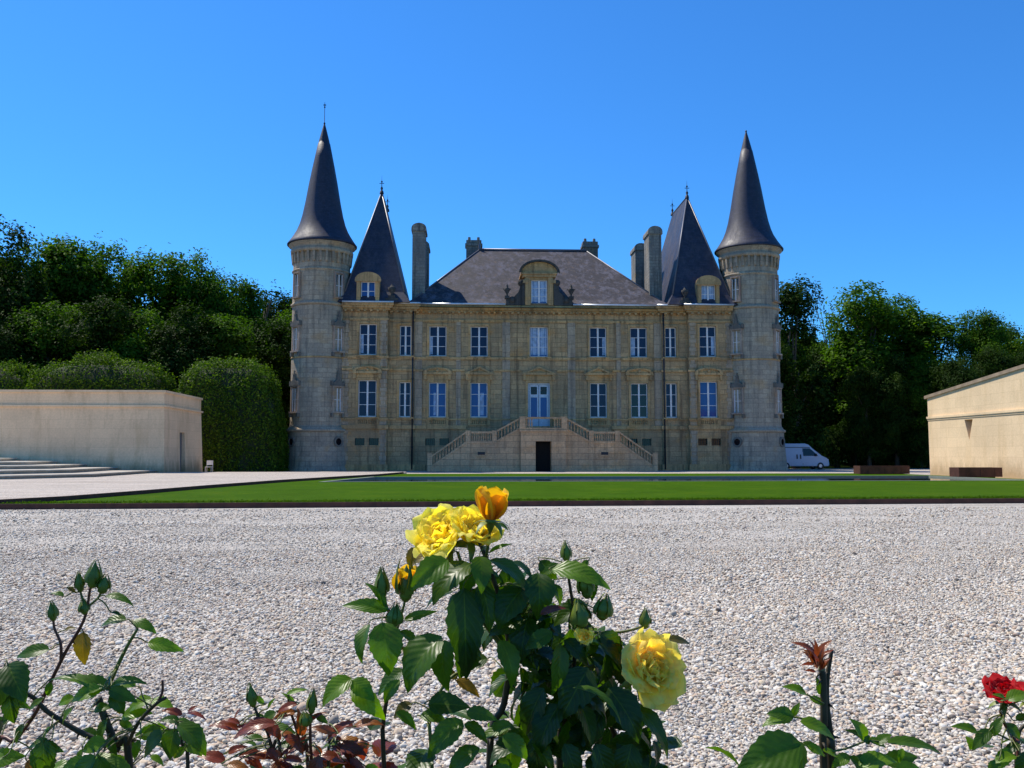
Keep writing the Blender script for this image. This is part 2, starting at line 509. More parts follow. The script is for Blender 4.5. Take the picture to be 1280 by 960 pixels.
for i in range(4):
    j = (i+1) % 4
    mb.add([(a_[i][0], a_[i][1], .135), (a_[j][0], a_[j][1], .135), (b_[j][0], b_[j][1], .135), (b_[i][0], b_[i][1], .135),
            (b_[i][0], b_[i][1], -.1), (b_[j][0], b_[j][1], -.1), (a_[i][0], a_[i][1], .1), (a_[j][0], a_[j][1], .1)],
           [(0, 1, 2, 3), (3, 2, 5, 4), (1, 0, 6, 7)])
tag(mb.build('pool_rim', M['rim']), kind='structure')

# rusted steel edging
def edging(pts, z0, z1, t, label):
    mb = MB()
    for (x0, y0), (x1, y1) in zip(pts[:-1], pts[1:]):
        d = Vector((x1-x0, y1-y0)).normalized(); n = Vector((-d.y, d.x))*t
        mb.add([(x0, y0, z0), (x1, y1, z0), (x1+n.x, y1+n.y, z0), (x0+n.x, y0+n.y, z0),
                (x0, y0, z1), (x1, y1, z1), (x1+n.x, y1+n.y, z1), (x0+n.x, y0+n.y, z1)],
               [(4, 5, 6, 7), (0, 1, 5, 4), (2, 3, 7, 6), (0, 4, 7, 3), (1, 2, 6, 5)])
    return tag(mb.build('lawn_edging', M['corten']), label, 'edging', 'rusted steel edges of the lawn')
edging([(-60, 22.03), (-11.8, 22.80), (70, 27.6)], -0.03, 0.14, 0.05, 'long straight rusted steel edging between the foreground gravel and the lawn')
edging([(x-0.0, y) for x, y in lawn_left], -0.03, 0.24, 0.06, 'diagonal rusted steel edging between the left gravel path and the lawn')

# ================================================================== the chateau
CH = empty('chateau', (6.34, 78, 0), 'symmetrical pale limestone chateau with slate roofs, corner turrets and a double stair', 'castle')

def wall_front(mb, x0, x1, z0, z1, y, holes, depth=0.38, mi=0):
    """front wall facing -y with rectangular openings and their reveals; holes = (xa, xb, za, zb)"""
    xs = sorted({x0, x1, *[h[0] for h in holes], *[h[1] for h in holes]})
    zs = sorted({z0, z1, *[h[2] for h in holes], *[h[3] for h in holes]})
    for i in range(len(xs)-1):
        for j in range(len(zs)-1):
            cx, cz = (xs[i]+xs[i+1])/2, (zs[j]+zs[j+1])/2
            if any(h[0] < cx < h[1] and h[2] < cz < h[3] for h in holes): continue
            mb.add([(xs[i], y, zs[j]), (xs[i+1], y, zs[j]), (xs[i+1], y, zs[j+1]), (xs[i], y, zs[j+1])], [(0, 1, 2, 3)], mi)
    for a, b, c, d in holes:
        mb.add([(a, y, c), (a, y+depth, c), (a, y+depth, d), (a, y, d)], [(0, 1, 2, 3)], mi)
        mb.add([(b, y, c), (b, y, d), (b, y+depth, d), (b, y+depth, c)], [(0, 1, 2, 3)], mi)
        mb.add([(a, y, c), (b, y, c), (b, y+depth, c), (a, y+depth, c)], [(0, 1, 2, 3)], mi)
        mb.add([(a, y, d), (a, y+depth, d), (b, y+depth, d), (b, y, d)], [(0, 1, 2, 3)], mi)

def window(parent, cx, z0, z1, w, y, rows, glass, curtain=None, name='window'):
    """casement standing in its reveal: frame with a pane child; y = wall plane"""
    f = MB(); yy = y + 0.2; t = 0.075
    f.box(cx-w/2, cx-w/2+t, yy, yy+.08, z0, z1); f.box(cx+w/2-t, cx+w/2, yy, yy+.08, z0, z1)
    f.box(cx-w/2+t, cx+w/2-t, yy, yy+.08, z1-t, z1); f.box(cx-w/2+t, cx+w/2-t, yy, yy+.08, z0, z0+t*1.3)
    f.box(cx-.075, cx+.075, yy-.02, yy+.06, z0+t*1.3, z1-t)
    for k in range(1, rows):
        z = z0 + (z1-z0)*k/rows
        f.box(cx-w/2+t, cx-.075, yy+.01, yy+.06, z-.022, z+.022)
        f.box(cx+.075, cx+w/2-t, yy+.01, yy+.06, z-.022, z+.022)
    fo = f.build(name, M['frame'], parent)
    g = MB(); g.box(cx-w/2+.02, cx+w/2-.02, yy+.055, yy+.075, z0+.02, z1-.02)
    if curtain:   # a strip of pale curtain hanging against the glass
        g.build('pane', M[glass], fo)
        c = MB(); n = 8; a, b_ = curtain
        for i in range(n):
            xa = cx+a+(b_-a)*i/n; xb = cx+a+(b_-a)*(i+1)/n
            dy = .012*(i % 2)
            c.add([(xa, yy+.044+dy, z0+.2), (xb, yy+.056-dy, z0+.2), (xb, yy+.056-dy, z1-.9 if b_-a < .8 else z1-.1), (xa, yy+.044+dy, z1-.9 if b_-a < .8 else z1-.1)], [(0, 1, 2, 3)])
        c.build('curtain', M['curtain'], fo)
    else:
        g.build('pane', M[glass], fo)
    return fo

def baluster(mb, x, y, z0, h, r=0.075):
    mb.lathe([(r*.9, z0), (r*.9, z0+h*.08), (r*.5, z0+h*.14), (r*1.05, z0+h*.36), (r*.42, z0+h*.72), (r*.8, z0+h*.88), (r*.8, z0+h)], 6, (x, y))

def balu_row(mb, xa, xb, y, z0, h, n):
    for i in range(n):
        baluster(mb, xa + (xb-xa)*(i+.5)/n, y, z0, h)

G0, G1 = 4.66, 7.74       # piano nobile windows
U0, U1 = 10.05, 12.74     # upper windows
central = [(-8.95, 1.5), (-5.3, 1.5), (0, 1.62), (5.3, 1.5), (8.95, 1.5)]
WALL_TOP = 14.35
Y_C, Y_N, Y_P = 0.0, -0.25, -0.75      # central wall, narrow bay, pavilion plane
HALF_C, HALF_N, HALF_P = 11.0, 13.3, 17.2

body = MB()
holes = []
for cx, w in central:
    if cx: holes.append((cx-w/2, cx+w/2, G0, G1))
    holes.append((cx-w/2, cx+w/2, U0, U1))
holes.append((-0.98, 0.98, 3.5, 7.74))
for cx in (-8.95, 8.95):
    for k in (-.62, .62): holes.append((cx+k-.42, cx+k+.42, 2.2, 2.82))
wall_front(body, -HALF_C, HALF_C, 0, WALL_TOP, Y_C, holes)
for s in (-1, 1):
    x0, x1 = sorted((s*HALF_C, s*HALF_N))
    cx = s*11.78
    wall_front(body, x0, x1, 0, WALL_TOP, Y_N, [(cx-.5, cx+.5, G0, G1), (cx-.5, cx+.5, U0, U1)])
    body.add([(s*HALF_C, Y_N, 0), (s*HALF_C, Y_C, 0), (s*HALF_C, Y_C, WALL_TOP), (s*HALF_C, Y_N, WALL_TOP)], [(0, 1, 2, 3)])
    x0, x1 = sorted((s*HALF_N, s*HALF_P))
    cx = s*15.0
    hs = [(cx-.78, cx+.78, G0, G1+.12), (cx-.74, cx+.74, U0, U1+.05)] + [(cx+k-.42, cx+k+.42, 2.2, 2.82) for k in (-.6, .6)]
    wall_front(body, x0, x1, 0, WALL_TOP, Y_P, hs)
    body.add([(s*HALF_N, Y_P, 0), (s*HALF_N, Y_N, 0), (s*HALF_N, Y_N, WALL_TOP), (s*HALF_N, Y_P, WALL_TOP)], [(0, 1, 2, 3)])
    body.add([(s*HALF_P, Y_P, 0), (s*HALF_P, 14, 0), (s*HALF_P, 14, WALL_TOP), (s*HALF_P, Y_P, WALL_TOP)], [(0, 1, 2, 3)])
body.add([(-HALF_P, 14, 0), (HALF_P, 14, 0), (HALF_P, 14, WALL_TOP), (-HALF_P, 14, WALL_TOP)], [(0, 1, 2, 3)])
# dark rooms behind the openings and a deck under the roofs
body.add([(-HALF_P, .75, 0), (HALF_P, .75, 0), (HALF_P, .75, WALL_TOP), (-HALF_P, .75, WALL_TOP)], [(0, 1, 2, 3)], 1)
body.add([(-HALF_P, Y_P, WALL_TOP), (HALF_P, Y_P, WALL_TOP), (HALF_P, 14, WALL_TOP), (-HALF_P, 14, WALL_TOP)], [(0, 1, 2, 3)], 1)
wall = body.build('wall', [M['stone'], M['dark']], CH)

def front_runs(d):
    """plan runs along the facade: (x0, x1, wall plane)"""
    return [(-HALF_P, -HALF_N+d, Y_P), (-HALF_N+d, -HALF_C+d, Y_N), (-HALF_C+d, HALF_C-d, Y_C), (HALF_C-d, HALF_N-d, Y_N), (HALF_N-d, HALF_P, Y_P)]

def band(mb, z0, z1, d, skip=()):
    for x0, x1, y in front_runs(d):
        segs = [(x0, x1)]
        for a, b_ in skip:
            ns = []
            for p, q in segs:
                if b_ <= p or a >= q: ns.append((p, q)); continue
                if a > p: ns.append((p, a))
                if b_ < q: ns.append((b_, q))
            segs = ns
        for p, q in segs:
            if mb is None:
                one = MB(); one.box(p, q, y-d, y+.01, z0, z1); one.build('plinth' if z0 == 0 else 'string_course', M['stone_trim'], CH)
            else: mb.box(p, q, y-d, y+.01, z0, z1)

band(None, 0.0, 0.55, 0.14, [(-10, 10)])
band(None, 3.62, 3.95, 0.15, [(-6.4, 6.4)])
band(None, 9.78, 9.98, 0.13)
ped_sp = [(cx-1.25, cx+1.25) for cx in (-8.95, -5.3, 5.3, 8.95)] + [(-1.6, 1.6), (-16.2, -13.8), (13.8, 16.2)]
band(None, 8.72, 8.9, 0.14, ped_sp)
band(None, 4.42, 4.56, 0.1, [(-1.2, 1.2)])

co = MB()
band(co, 13.12, 13.3, 0.09)
band(co, 14.0, 14.16, 0.22)
band(co, 14.16, 14.36, 0.42)
band(co, 14.36, 14.55, 0.55)
for x0, x1, y in front_runs(0):            # modillions
    n = max(1, int((x1-x0)/0.52))
    for i in range(n):
        x = x0 + (x1-x0)*(i+.5)/n
        co.box(x-.1, x+.1, y-.36, y-.005, 13.84, 13.998)
co.build('cornice', M['stone_trim'], CH)
for s_ in (-1, 1):      # the cornice carried round the side and back walls
    co = MB()
    xa, xb = sorted((s_*HALF_P, s_*(HALF_P+.4)))
    co.box(xa, xb, 3.2, 14.3, 14.16, 14.6); xa, xb = sorted((s_*HALF_P, s_*(HALF_P+.15))); co.box(xa, xb, 3.2, 14.1, 13.2, 13.4)
    co.build('cornice', M['stone_trim'], CH)
co = MB(); co.box(-HALF_P, HALF_P, 14.0, 14.4, 14.16, 14.6); co.build('cornice', M['stone_trim'], CH)
for x0, x1, y in front_runs(.55):
    if abs(x0+x1) < 1: spans = [(x0, -3.0), (3.0, x1)]
    else: spans = [(x0, x1)]
    for a, b_ in spans:
        gu = MB(); gu.tube([(a, y-.66, 14.63), (b_, y-.66, 14.63)], .085, 8)
        gu.build('gutter', M['zinc'], CH)

# pilasters and quoins
for cx in (-2.9, 2.9, -10.65, 10.65, -7.12, 7.12):
    w = .34 if abs(cx) != 7.12 else .2
    q = MB()
    for a, b_ in ((3.95, 4.42), (4.56, 8.72), (8.9, 9.78), (10.0, 13.12)):
        q.box(cx-w, cx+w, Y_C-.06, Y_C+.01, a, b_)
    q.build('pilaster', M['stone_pier'], CH)
for s in (-1, 1):
    for cx in (s*13.62, s*16.9):
        q = MB()
        for k in range(34):
            z = .55 + k*.37
            if z > 13: break
            if any(a-.1 < z+.18 < b_+.1 for a, b_ in ((3.62, 3.95), (4.42, 4.56), (8.72, 8.9), (9.78, 10.0))): continue
            w = .3 if k % 2 else .2
            q.box(cx-w, cx+w, Y_P-.04, Y_P+.01, z+.015, z+.355)
        q.build('quoin', M['stone_pier'], CH)

# windows of the facade
spec = {-8.95: ('glass_blue', (-.35, -.15)), -5.3: ('glass_blue', (0.1, .42)), 5.3: ('glass', None), 8.95: ('glass_black', None)}
for cx, w in central:
    if cx:
        g, cu = spec[cx]
        window(CH, cx, G0, G1, w, Y_C, 3, g, cu)
    window(CH, cx, U0, U1, w, Y_C, 3, 'glass' if cx else 'glass_blue', {0: (-.7, .7), -8.95: (-.68, -.45), 5.3: (.4, .68), 8.95: (-.66, -.3)}.get(cx))
for s in (-1, 1):
    window(CH, s*11.78, G0, G1, 1.0, Y_N, 3, 'glass'); window(CH, s*11.78, U0, U1, 1.0, Y_N, 3, 'glass')
    window(CH, s*15, G0, G1+.12, 1.56, Y_P, 3, 'glass' if s < 0 else 'glass_blue'); window(CH, s*15, U0, U1+.05, 1.48, Y_P, 3, 'glass', (.35, .62) if s > 0 else (-.62, -.4))
# the tall glazed door above the stair
d = MB(); yy = .2
d.box(-.98, -.86, yy, yy+.1, 3.5, 7.74); d.box(.86, .98, yy, yy+.1, 3.5, 7.74); d.box(-.86, .86, yy, yy+.1, 7.58, 7.74)
for s in (-1, 1):
    xa, xb = sorted((s*.02, s*.84))
    d.box(xa, xa+.13, yy+.01, yy+.07, 3.5, 7.56); d.box(xb-.13, xb, yy+.01, yy+.07, 3.5, 7.56)
    for a, b_ in ((3.5, 4.55), (6.45, 6.72), (7.4, 7.56)): d.box(xa+.13, xb-.13, yy+.01, yy+.07, a, b_)
door = d.build('door', M['door_paint'], CH)
g = MB()
for s in (-1, 1):
    xa, xb = sorted((s*.15, s*.71)); g.box(xa, xb, yy+.03, yy+.05, 4.56, 6.44)
g.build('pane', M['glass_blue'], door)
g = MB()
for s in (-1, 1):
    xa, xb = sorted((s*.15, s*.71)); g.box(xa, xb, yy+.035, yy+.055, 6.73, 7.39, 1)
    cx = (xa+xb)/2
    for k in range(4):
        g.box(xa+.03+k*.14, xa+.055+k*.14, yy-.005, yy+.02, 6.74, 7.38)
    g.lathe([(.16, 0)], 3) if False else None
    g.box(xa, xb, yy-.006, yy+.018, 7.04, 7.075)
g.build('grille', [M['iron'], M['glass_black']], door)

# window surrounds: sill, architrave, balustraded apron and pediment
def surround(cx, w, y, z0, z1, pediment, apron):
    a = MB()
    e = .2
    for s in (-1, 1):
        xa, xb = sorted((cx+s*(w/2+.005), cx+s*(w/2+e)))
        a.box(xa, xb, y-.07, y+.01, z0, z1+.005)
    a.box(cx-w/2-e, cx+w/2+e, y-.075, y+.01, z1+.01, z1+e)
    a.box(cx-w/2-e-.08, cx+w/2+e+.08, y-.2, y+.01, z0-.13, z0-.004)
    a.build('window_surround', M['stone_trim'], CH)
    if apron:
        b_ = MB()
        b_.box(cx-w/2-.22, cx+w/2+.22, y-.13, y+.01, 3.96, 4.06)
        for s in (-1, 1):
            xa, xb = sorted((cx+s*(w/2-.02), cx+s*(w/2+.22)))
            b_.box(xa, xb, y-.13, y+.01, 4.06, 4.41)
        balu_row(b_, cx-w/2+.02, cx+w/2-.02, y-.09, 4.06, .35, 8)
        b_.build('balustrade', M['stone_trim'], CH)
    if pediment:
        p = MB(); hw = w/2 + .48; zb = 8.42
        p.box(cx-hw+.12, cx+hw-.12, y-.1, y+.01, z1+e+.02, zb)
        p.box(cx-hw, cx+hw, y-.3, y+.01, zb, zb+.13)
        for s in (-1, 1):      # console brackets
            xa, xb = sorted((cx+s*(hw-.28), cx+s*(hw-.06)))
            p.box(xa, xb, y-.24, y-.1, zb-.45, zb-.005)
        if pediment == 'tri':
            h = .62
            p.add([(cx-hw, y-.3, zb+.13), (cx+hw, y-.3, zb+.13), (cx, y-.3, zb+.13+h), (cx-hw, y+.01, zb+.13), (cx+hw, y+.01, zb+.13), (cx, y+.01, zb+.13+h),
                   (cx-hw+.42, y-.3, zb+.2), (cx+hw-.42, y-.3, zb+.2), (cx, y-.3, zb+h-.06), (cx-hw+.42, y-.14, zb+.2), (cx+hw-.42, y-.14, zb+.2), (cx, y-.14, zb+h-.06)],
                  [(0, 1, 7, 6), (1, 2, 8, 7), (2, 0, 6, 8), (9, 10, 11), (6, 7, 10, 9), (7, 8, 11, 10), (8, 6, 9, 11), (0, 2, 5, 3), (2, 1, 4, 5)])
        else:
            n = 14; h = .52
            arc = [(cx + hw*math.cos(PI*i/n)*1.0, zb+.13 + h*math.sin(PI*i/n)**.8) for i in range(n+1)]
            inr = [(cx + (hw-.3)*math.cos(PI*i/n), zb+.2 + (h-.2)*math.sin(PI*i/n)**.8) for i in range(n+1)]
            v = [(x, y-.3, z) for x, z in arc] + [(x, y-.3, z) for x, z in inr] + [(x, y-.15, z) for x, z in inr] + [(x, y+.01, z) for x, z in arc]
            m_ = n+1; f = []
            for i in range(n):
                f += [(i, i+1, m_+i+1, m_+i), (m_+i, m_+i+1, 2*m_+i+1, 2*m_+i), (i, 3*m_+i, 3*m_+i+1, i+1)]
            f.append(tuple(range(2*m_, 3*m_)))
            f += [(0, m_, m_+n, n)]
            p.add(v, f)
            p.ball((cx, y-.2, zb+.34), .15, 8, 6)
        p.build('pediment', M['stone_trim'], CH)
for cx, w in central:
    if cx: surround(cx, w, Y_C, G0, G1, 'tri' if abs(cx) < 6 else 'arc', True)
    surround(cx, w, Y_C, U0, U1, None, False)
surround(0, 1.96, Y_C, 3.9, 7.74, 'tri', False)
for s in (-1, 1):
    surround(s*15, 1.56, Y_P, G0, G1+.12, 'arc', True); surround(s*15, 1.48, Y_P, U0, U1+.05, None, False)
    surround(s*11.78, 1.0, Y_N, G0, G1, None, False); surround(s*11.78, 1.0, Y_N, U0, U1, None, False)
# rows of basement vents
for cx, y in ((-8.95, Y_C), (8.95, Y_C), (-15, Y_P), (15, Y_P)):
    for k in (-.6, .6):
        v = MB()
        for t in range(5):
            v.box(cx+k-.36+t*.17, cx+k-.33+t*.17, y+.14, y+.17, 2.2, 2.82)
        v.box(cx+k-.4, cx+k+.4, y+.2, y+.22, 2.2, 2.82, 1)
        v.build('vent', [M['iron'], M['glass_black']], CH)
for s in (-1, 1):
    p = MB(); x = s*11.12
    p.tube([(x, Y_N-.12, 14.5), (x, Y_N-.12, .1)], .07, 8)
    for z in (2, 5, 8, 11, 13.5): p.tube([(x, Y_N-.12, z), (x, Y_N-.12, z+.08)], .1, 8)
    p.build('drainpipe', M['iron'], CH)

# ---- roofs
RZ = 21.25
r = MB()
e0, e1 = 14.66, 14.66
X = 11.9
f0 = -.55; ridge_y = 6.9; xa, xb = -5.2, 5.2
fl = [(-X, f0, e0), (X, f0, e0), (X, 14.4, e0), (-X, 14.4, e0)]
k1 = [(-X+.9, f0+.85, e0+.62), (X-.9, f0+.85, e0+.62), (X-.9, 13.5, e0+.62), (-X+.9, 13.5, e0+.62)]
r.add(fl + k1 + [(xa, ridge_y, RZ), (xb, ridge_y, RZ)],
      [(0, 1, 5, 4), (1, 2, 6, 5), (2, 3, 7, 6), (3, 0, 4, 7), (4, 5, 9, 8), (5, 6, 9), (6, 7, 8, 9), (7, 4, 8), (3, 2, 1, 0)])
roof = r.build('roof', M['slate'], CH)
rl = MB()
rl.tube([(xa, ridge_y, RZ+.04), (xb, ridge_y, RZ+.04)], .12, 8)
for a in ((xa, -1), (xb, 1)):
    rl.tube([(a[0], ridge_y, RZ+.02), (a[1]*(X-.9), f0+.85, e0+.64)], .07, 6)
rl.lathe([(.1, RZ), (.14, RZ+.3), (.03, RZ+.7), (.001, RZ+1.1)], 8, (xa, ridge_y))
rl.build('ridge_cap', M['lead'], roof)
def chimney(cx, cy, wx, wy, z0, z1, round_top=False):
    c = MB()
    c.box(cx-wx/2, cx+wx/2, cy-wy/2, cy+wy/2, z0, z1-.5)
    c.box(cx-wx/2-.1, cx+wx/2+.1, cy-wy/2-.1, cy+wy/2+.1, z1-.5, z1-.25)
    c.box(cx-wx/2-.05, cx+wx/2+.05, cy-wy/2-.05, cy+wy/2+.05, z0+.3, z0+.6) if not round_top else None
    if round_top:
        n = 8; pts = [(cx+(wx/2+.1)*math.cos(PI*i/n), z1-.25+.5*math.sin(PI*i/n)) for i in range(n+1)]
        c.prism(pts, cy-wy/2-.1, cy+wy/2+.1, 'y')
    else:
        c.box(cx-wx/2, cx+wx/2, cy-wy/2, cy+wy/2, z1-.25, z1+.1)
        for k in (-.3, .3): c.lathe([(.16, z1+.1), (.13, z1+.5)], 8, (cx+wx*k, cy), 0)
    return c.build('chimney', M['stone_chimney'], CH)
M['stone_chimney'] = stone_mat('chimney stone', (0.27, 0.25, 0.21), bw=.5, bh=.28, dirt=1.2)
for s in (-1, 1):
    chimney(s*5.75, 8.2, 1.5, 1.1, 18, 22.3)
    chimney(s*10.75, 2.0, 1.15, 2.2, 14, 22.0, True)
    chimney(s*10.75, 8.6, 1.15, 2.2, 14, 22.0, True)

def pavilion_roof(s):
    x0, x1 = sorted((s*11.35, s*17.6)); yf, yb = -1.35, 13.5
    cx = s*14.35; ap, bp = 3.2, 9.2; zt = 25.7
    m_ = MB()
    A = [(x0, yf, 14.62), (x1, yf, 14.62), (x1, yb, 14.62), (x0, yb, 14.62)]
    K = [(x0+.55, yf+.6, 15.6), (x1-.55, yf+.6, 15.6), (x1-.55, yb-.6, 15.6), (x0+.55, yb-.6, 15.6)]
    m_.add(A + K + [(cx, ap, zt), (cx, bp, zt)],
           [(0, 1, 5, 4), (1, 2, 6, 5), (2, 3, 7, 6), (3, 0, 4, 7), (4, 5, 8), (5, 6, 9, 8), (6, 7, 9), (7, 4, 8, 9), (3, 2, 1, 0)])
    o = m_.build('pavilion_roof', M['slate_dark'], CH)
    h = MB()
    for p, q_ in (((x0+.55, yf+.6, 15.62), (cx, ap, zt)), ((x1-.55, yf+.6, 15.62), (cx, ap, zt)), ((cx, ap, zt), (cx, bp, zt))):
        h.tube([p, q_], .07, 6)
    h.build('ridge_cap', M['lead'], o)
    for y in (ap, bp):
        f = MB()
        f.lathe([(.2, zt-.15), (.16, zt+.1), (.07, zt+.2), (.13, zt+.4), (.04, zt+.55), (.03, zt+.9), (.1, zt+1.0), (.02, zt+1.12), (.005, zt+1.6)], 8, (cx, y))
        f.box(cx-.22, cx+.22, y-.015, y+.015, zt+.82, zt+.87)
        f.build('finial', M['iron'], o)
    # stone dormer with a curved head
    dx = s*15.0; yd = -1.2
    b_ = MB(); w = 1.0
    n = 10
    z0, z1 = 14.6, 16.55
    out_ = [(dx+w, z0), ] + [(dx + w*math.cos(PI*i/n), z1 + .55*math.sin(PI*i/n)) for i in range(n+1)] + [(dx-w, z0)]
    wall_front(b_, dx-w, dx+w, z0, z1, yd, [(dx-.62, dx+.62, z0+.15, z1-.1)], .3)
    b_.prism([(dx + w*math.cos(PI*i/n), z1 + .55*math.sin(PI*i/n)) for i in range(n+1)], yd, yd+3.6, 'y')
    for t in (-1, 1):
        b_.add([(dx+t*w, yd, z0), (dx+t*w, yd+3.6, z0), (dx+t*w, yd+3.6, z1), (dx+t*w, yd, z1)], [(0, 1, 2, 3)])
        xa, xb = sorted((dx+t*.66, dx+t*.98))
        b_.box(xa, xb, yd-.08, yd+.001, z0, z1-.05)
    arc = [(dx + (w+.14)*math.cos(PI*i/n), z1 + .72*math.sin(PI*i/n)) for i in range(n+1)]
    b_.prism(arc, yd-.16, yd-.002, 'y')
    b_.box(dx-w-.12, dx+w+.12, yd-.18, yd-.003, z1-.14, z1-.003)
    dm = b_.build('dormer', M['stone_trim'], CH)
    window(dm, dx, z0+.15, z1-.1, 1.24, yd-.05, 2, 'glass_blue', (-.5, .5) if s > 0 else None)
    # small urn beside the dormer
    ux = s*12.95
    u = MB()
    u.box(ux-.55, ux+.55, -1.25, -.75, 14.56, 15.0)
    u.box(ux-.3, ux+.3, -1.2, -.8, 15.0, 15.25)
    u.lathe([(.12, 15.25), (.09, 15.4), (.28, 15.7), (.34, 15.95), (.2, 16.0), (.06, 16.2), (.001, 16.35)], 10, (ux, -1.0))
    u.build('urn', M['stone_dark'], CH)
    # carved scroll between urn and dormer
M['stone_dark'] = stone_mat('lichened dark stone', (0.085, 0.078, 0.068), bw=2, bh=2)
for s in (-1, 1): pavilion_roof(s)

# central dormer: window bay, segmental head, scroll wings and urns
b_ = MB(); yd = -.5; z0, z1 = 14.58, 17.1; w = 1.28
wall_front(b_, -w, w, z0, z1, yd, [(-.72, .72, z0+.15, z1-.25)], .3)
for t in (-1, 1):
    b_.add([(t*w, yd, z0), (t*w, yd+3.2, z0), (t*w, yd+3.2, z1), (t*w, yd, z1)], [(0, 1, 2, 3)])
    xa, xb = sorted((t*.8, t*1.24)); b_.box(xa, xb, yd-.12, yd+.001, z0, z1-.02)
    xa, xb = sorted((t*1.0, t*1.46)); b_.box(xa, xb, yd-.2, yd+.3, z1-.55, z1-.25)
b_.box(-w-.2, w+.2, yd-.2, yd+.5, z1+.0, z1+.22)
b_.box(-w-.3, w+.3, yd-.3, yd+.5, z1+.222, z1+.36)
n = 14; hw = 1.62
b_.prism([(hw*math.cos(PI*i/n), z1+.36 + 1.0*math.sin(PI*i/n)) for i in range(n+1)], yd-.14, yd+4.6, 'y')
cdm = b_.build('dormer', M['stone_dormer'] if 'stone_dormer' in M else M['stone_trim'], CH)
b2 = MB()
arc = [(hw*math.cos(PI*i/n), z1+.36 + 1.0*math.sin(PI*i/n)) for i in range(n+1)]
arc2 = [((hw+.2)*math.cos(PI*i/n), z1+.33 + 1.2*math.sin(PI*i/n)) for i in range(n+1)]
for i in range(n):
    v = []
    for y in (yd-.42, yd+.2):
        v += [(arc[i][0], y, arc[i][1]), (arc[i+1][0], y, arc[i+1][1]), (arc2[i+1][0], y, arc2[i+1][1]), (arc2[i][0], y, arc2[i][1])]
    b2.add(v, [(0, 1, 2, 3), (3, 2, 6, 7), (0, 4, 5, 1)])
b2.build('dormer_hood', M['stone_dark'], cdm)
window(cdm, 0, z0+.15, z1-.25, 1.44, yd-.05, 3, 'glass_blue', (-.65, .65))
for t in (-1, 1):
    v = MB()
    pr = [(1.3, 14.58), (2.95, 14.58), (2.95, 15.15), (2.55, 15.22), (2.2, 15.35), (1.85, 15.75), (1.7, 16.2), (1.75, 16.6), (1.62, 16.85), (1.3, 16.9)]
    pr = [(t*a, z) for a, z in pr]
    if t < 0: pr = pr[::-1]
    v.prism(pr, yd-.1, yd+.25, 'y')
    v.tube([(t*1.62, yd-.14, 16.6), (t*1.62, yd+.3, 16.6)], .26, 12)
    v.tube([(t*2.4, yd-.14, 15.05), (t*2.4, yd+.3, 15.05)], .3, 12)
    v.build('scroll', M['stone_dark'], cdm)
    u = MB(); ux = t*2.85
    u.box(ux-.22, ux+.22, yd-.2, yd+.3, 15.15, 15.4)
    u.lathe([(.1, 15.4), (.07, 15.55), (.24, 15.85), (.3, 16.05), (.12, 16.12), (.12, 16.3), (.05, 16.4), (.001, 16.6)], 10, (ux, yd+.05))
    u.box(ux-.36, ux+.36, yd+.02, yd+.08, 15.98, 16.06)
    u.build('urn', M['stone_dark'], cdm)

# ---- corner turrets
def ogee_window(parent, az, r, z0, z1, w, glass, hood=True, body=True):
    """narrow window on the round wall with a pointed carved hood; az measured from -y towards +x"""
    c = MB(); rot = Matrix.Rotation(az, 4, 'Z')
    def T(x, y, z): p = rot @ Vector((x, -r+y, z)); return (p.x, p.y, p.z)
    def bx(x0, x1, y0, y1, za, zb, mi):
        c.add([T(x, y, z) for z in (za, zb) for x, y in ((x0, y0), (x1, y0), (x1, y1), (x0, y1))],
              [(0, 3, 2, 1), (4, 5, 6, 7), (0, 1, 5, 4), (1, 2, 6, 5), (2, 3, 7, 6), (3, 0, 4, 7)], mi)
    h = w/2
    bx(-h-.14, -h, -.12, .3, z0-.02, z1+.1, 0); bx(h, h+.14, -.12, .3, z0-.02, z1+.1, 0)
    bx(-h-.2, h+.2, -.24, .3, z0-.16, z0-.02, 1)
    bx(-h, h, .02, .05, z0, z1, 3)
    bx(-h, -h+.05, -.04, .02, z0, z1, 2); bx(h-.05, h, -.04, .02, z0, z1, 2); bx(-.035, .035, -.04, .02, z0, z1, 2)
    bx(-h+.05, -.035, -.03, .02, (z0+z1)/2-.02, (z0+z1)/2+.02, 2); bx(.035, h-.05, -.03, .02, (z0+z1)/2-.02, (z0+z1)/2+.02, 2)
    if hood:
        bx(-h-.2, h+.2, -.16, .3, z1+.1, z1+.22, 1)
        pts = [(-h-.28, z1+.2), (h+.28, z1+.2), (h+.2, z1+.42), (h*.45, z1+.7), (.07, z1+1.25), (-.07, z1+1.25), (-h*.45, z1+.7), (-h-.2, z1+.42)]
        v = [T(x, -.2, z) for x, z in pts] + [T(x, .3, z) for x, z in pts]; m_ = len(pts)
        c.add(v, [tuple(range(m_))] + [(i, m_+i, m_+(i+1) % m_, (i+1) % m_) for i in range(m_)], 4)
        for sx in (-1, 1):
            bx(sx*(h+.22)-.07, sx*(h+.22)+.07, -.2, .1, z1+.2, z1+.62, 4)
            bx(sx*(h+.16)-.1, sx*(h+.16)+.1, -.2, .1, z0-.5, z0-.16, 4)
        bx(-.12, .12, -.22, -.1, z1+1.12, z1+1.2, 4)
        bx(-.05, .05, -.18, -.08, z1+1.2, z1+1.5, 4)
    else:
        bx(-h-.14, h+.14, -.12, .3, z1+.1, z1+.24, 0)
    return c.build('window', [M['stone_tower_plain'], M['stone_tower_plain'], M['frame'], M[glass], M['stone_carved']], parent)
M['stone_tower_plain'] = stone_mat('tower window stone', (0.46, 0.34, 0.25), bw=3, bh=3)
M['stone_carved'] = stone_mat('carved tower stone', (0.2, 0.18, 0.145), bw=3, bh=3)

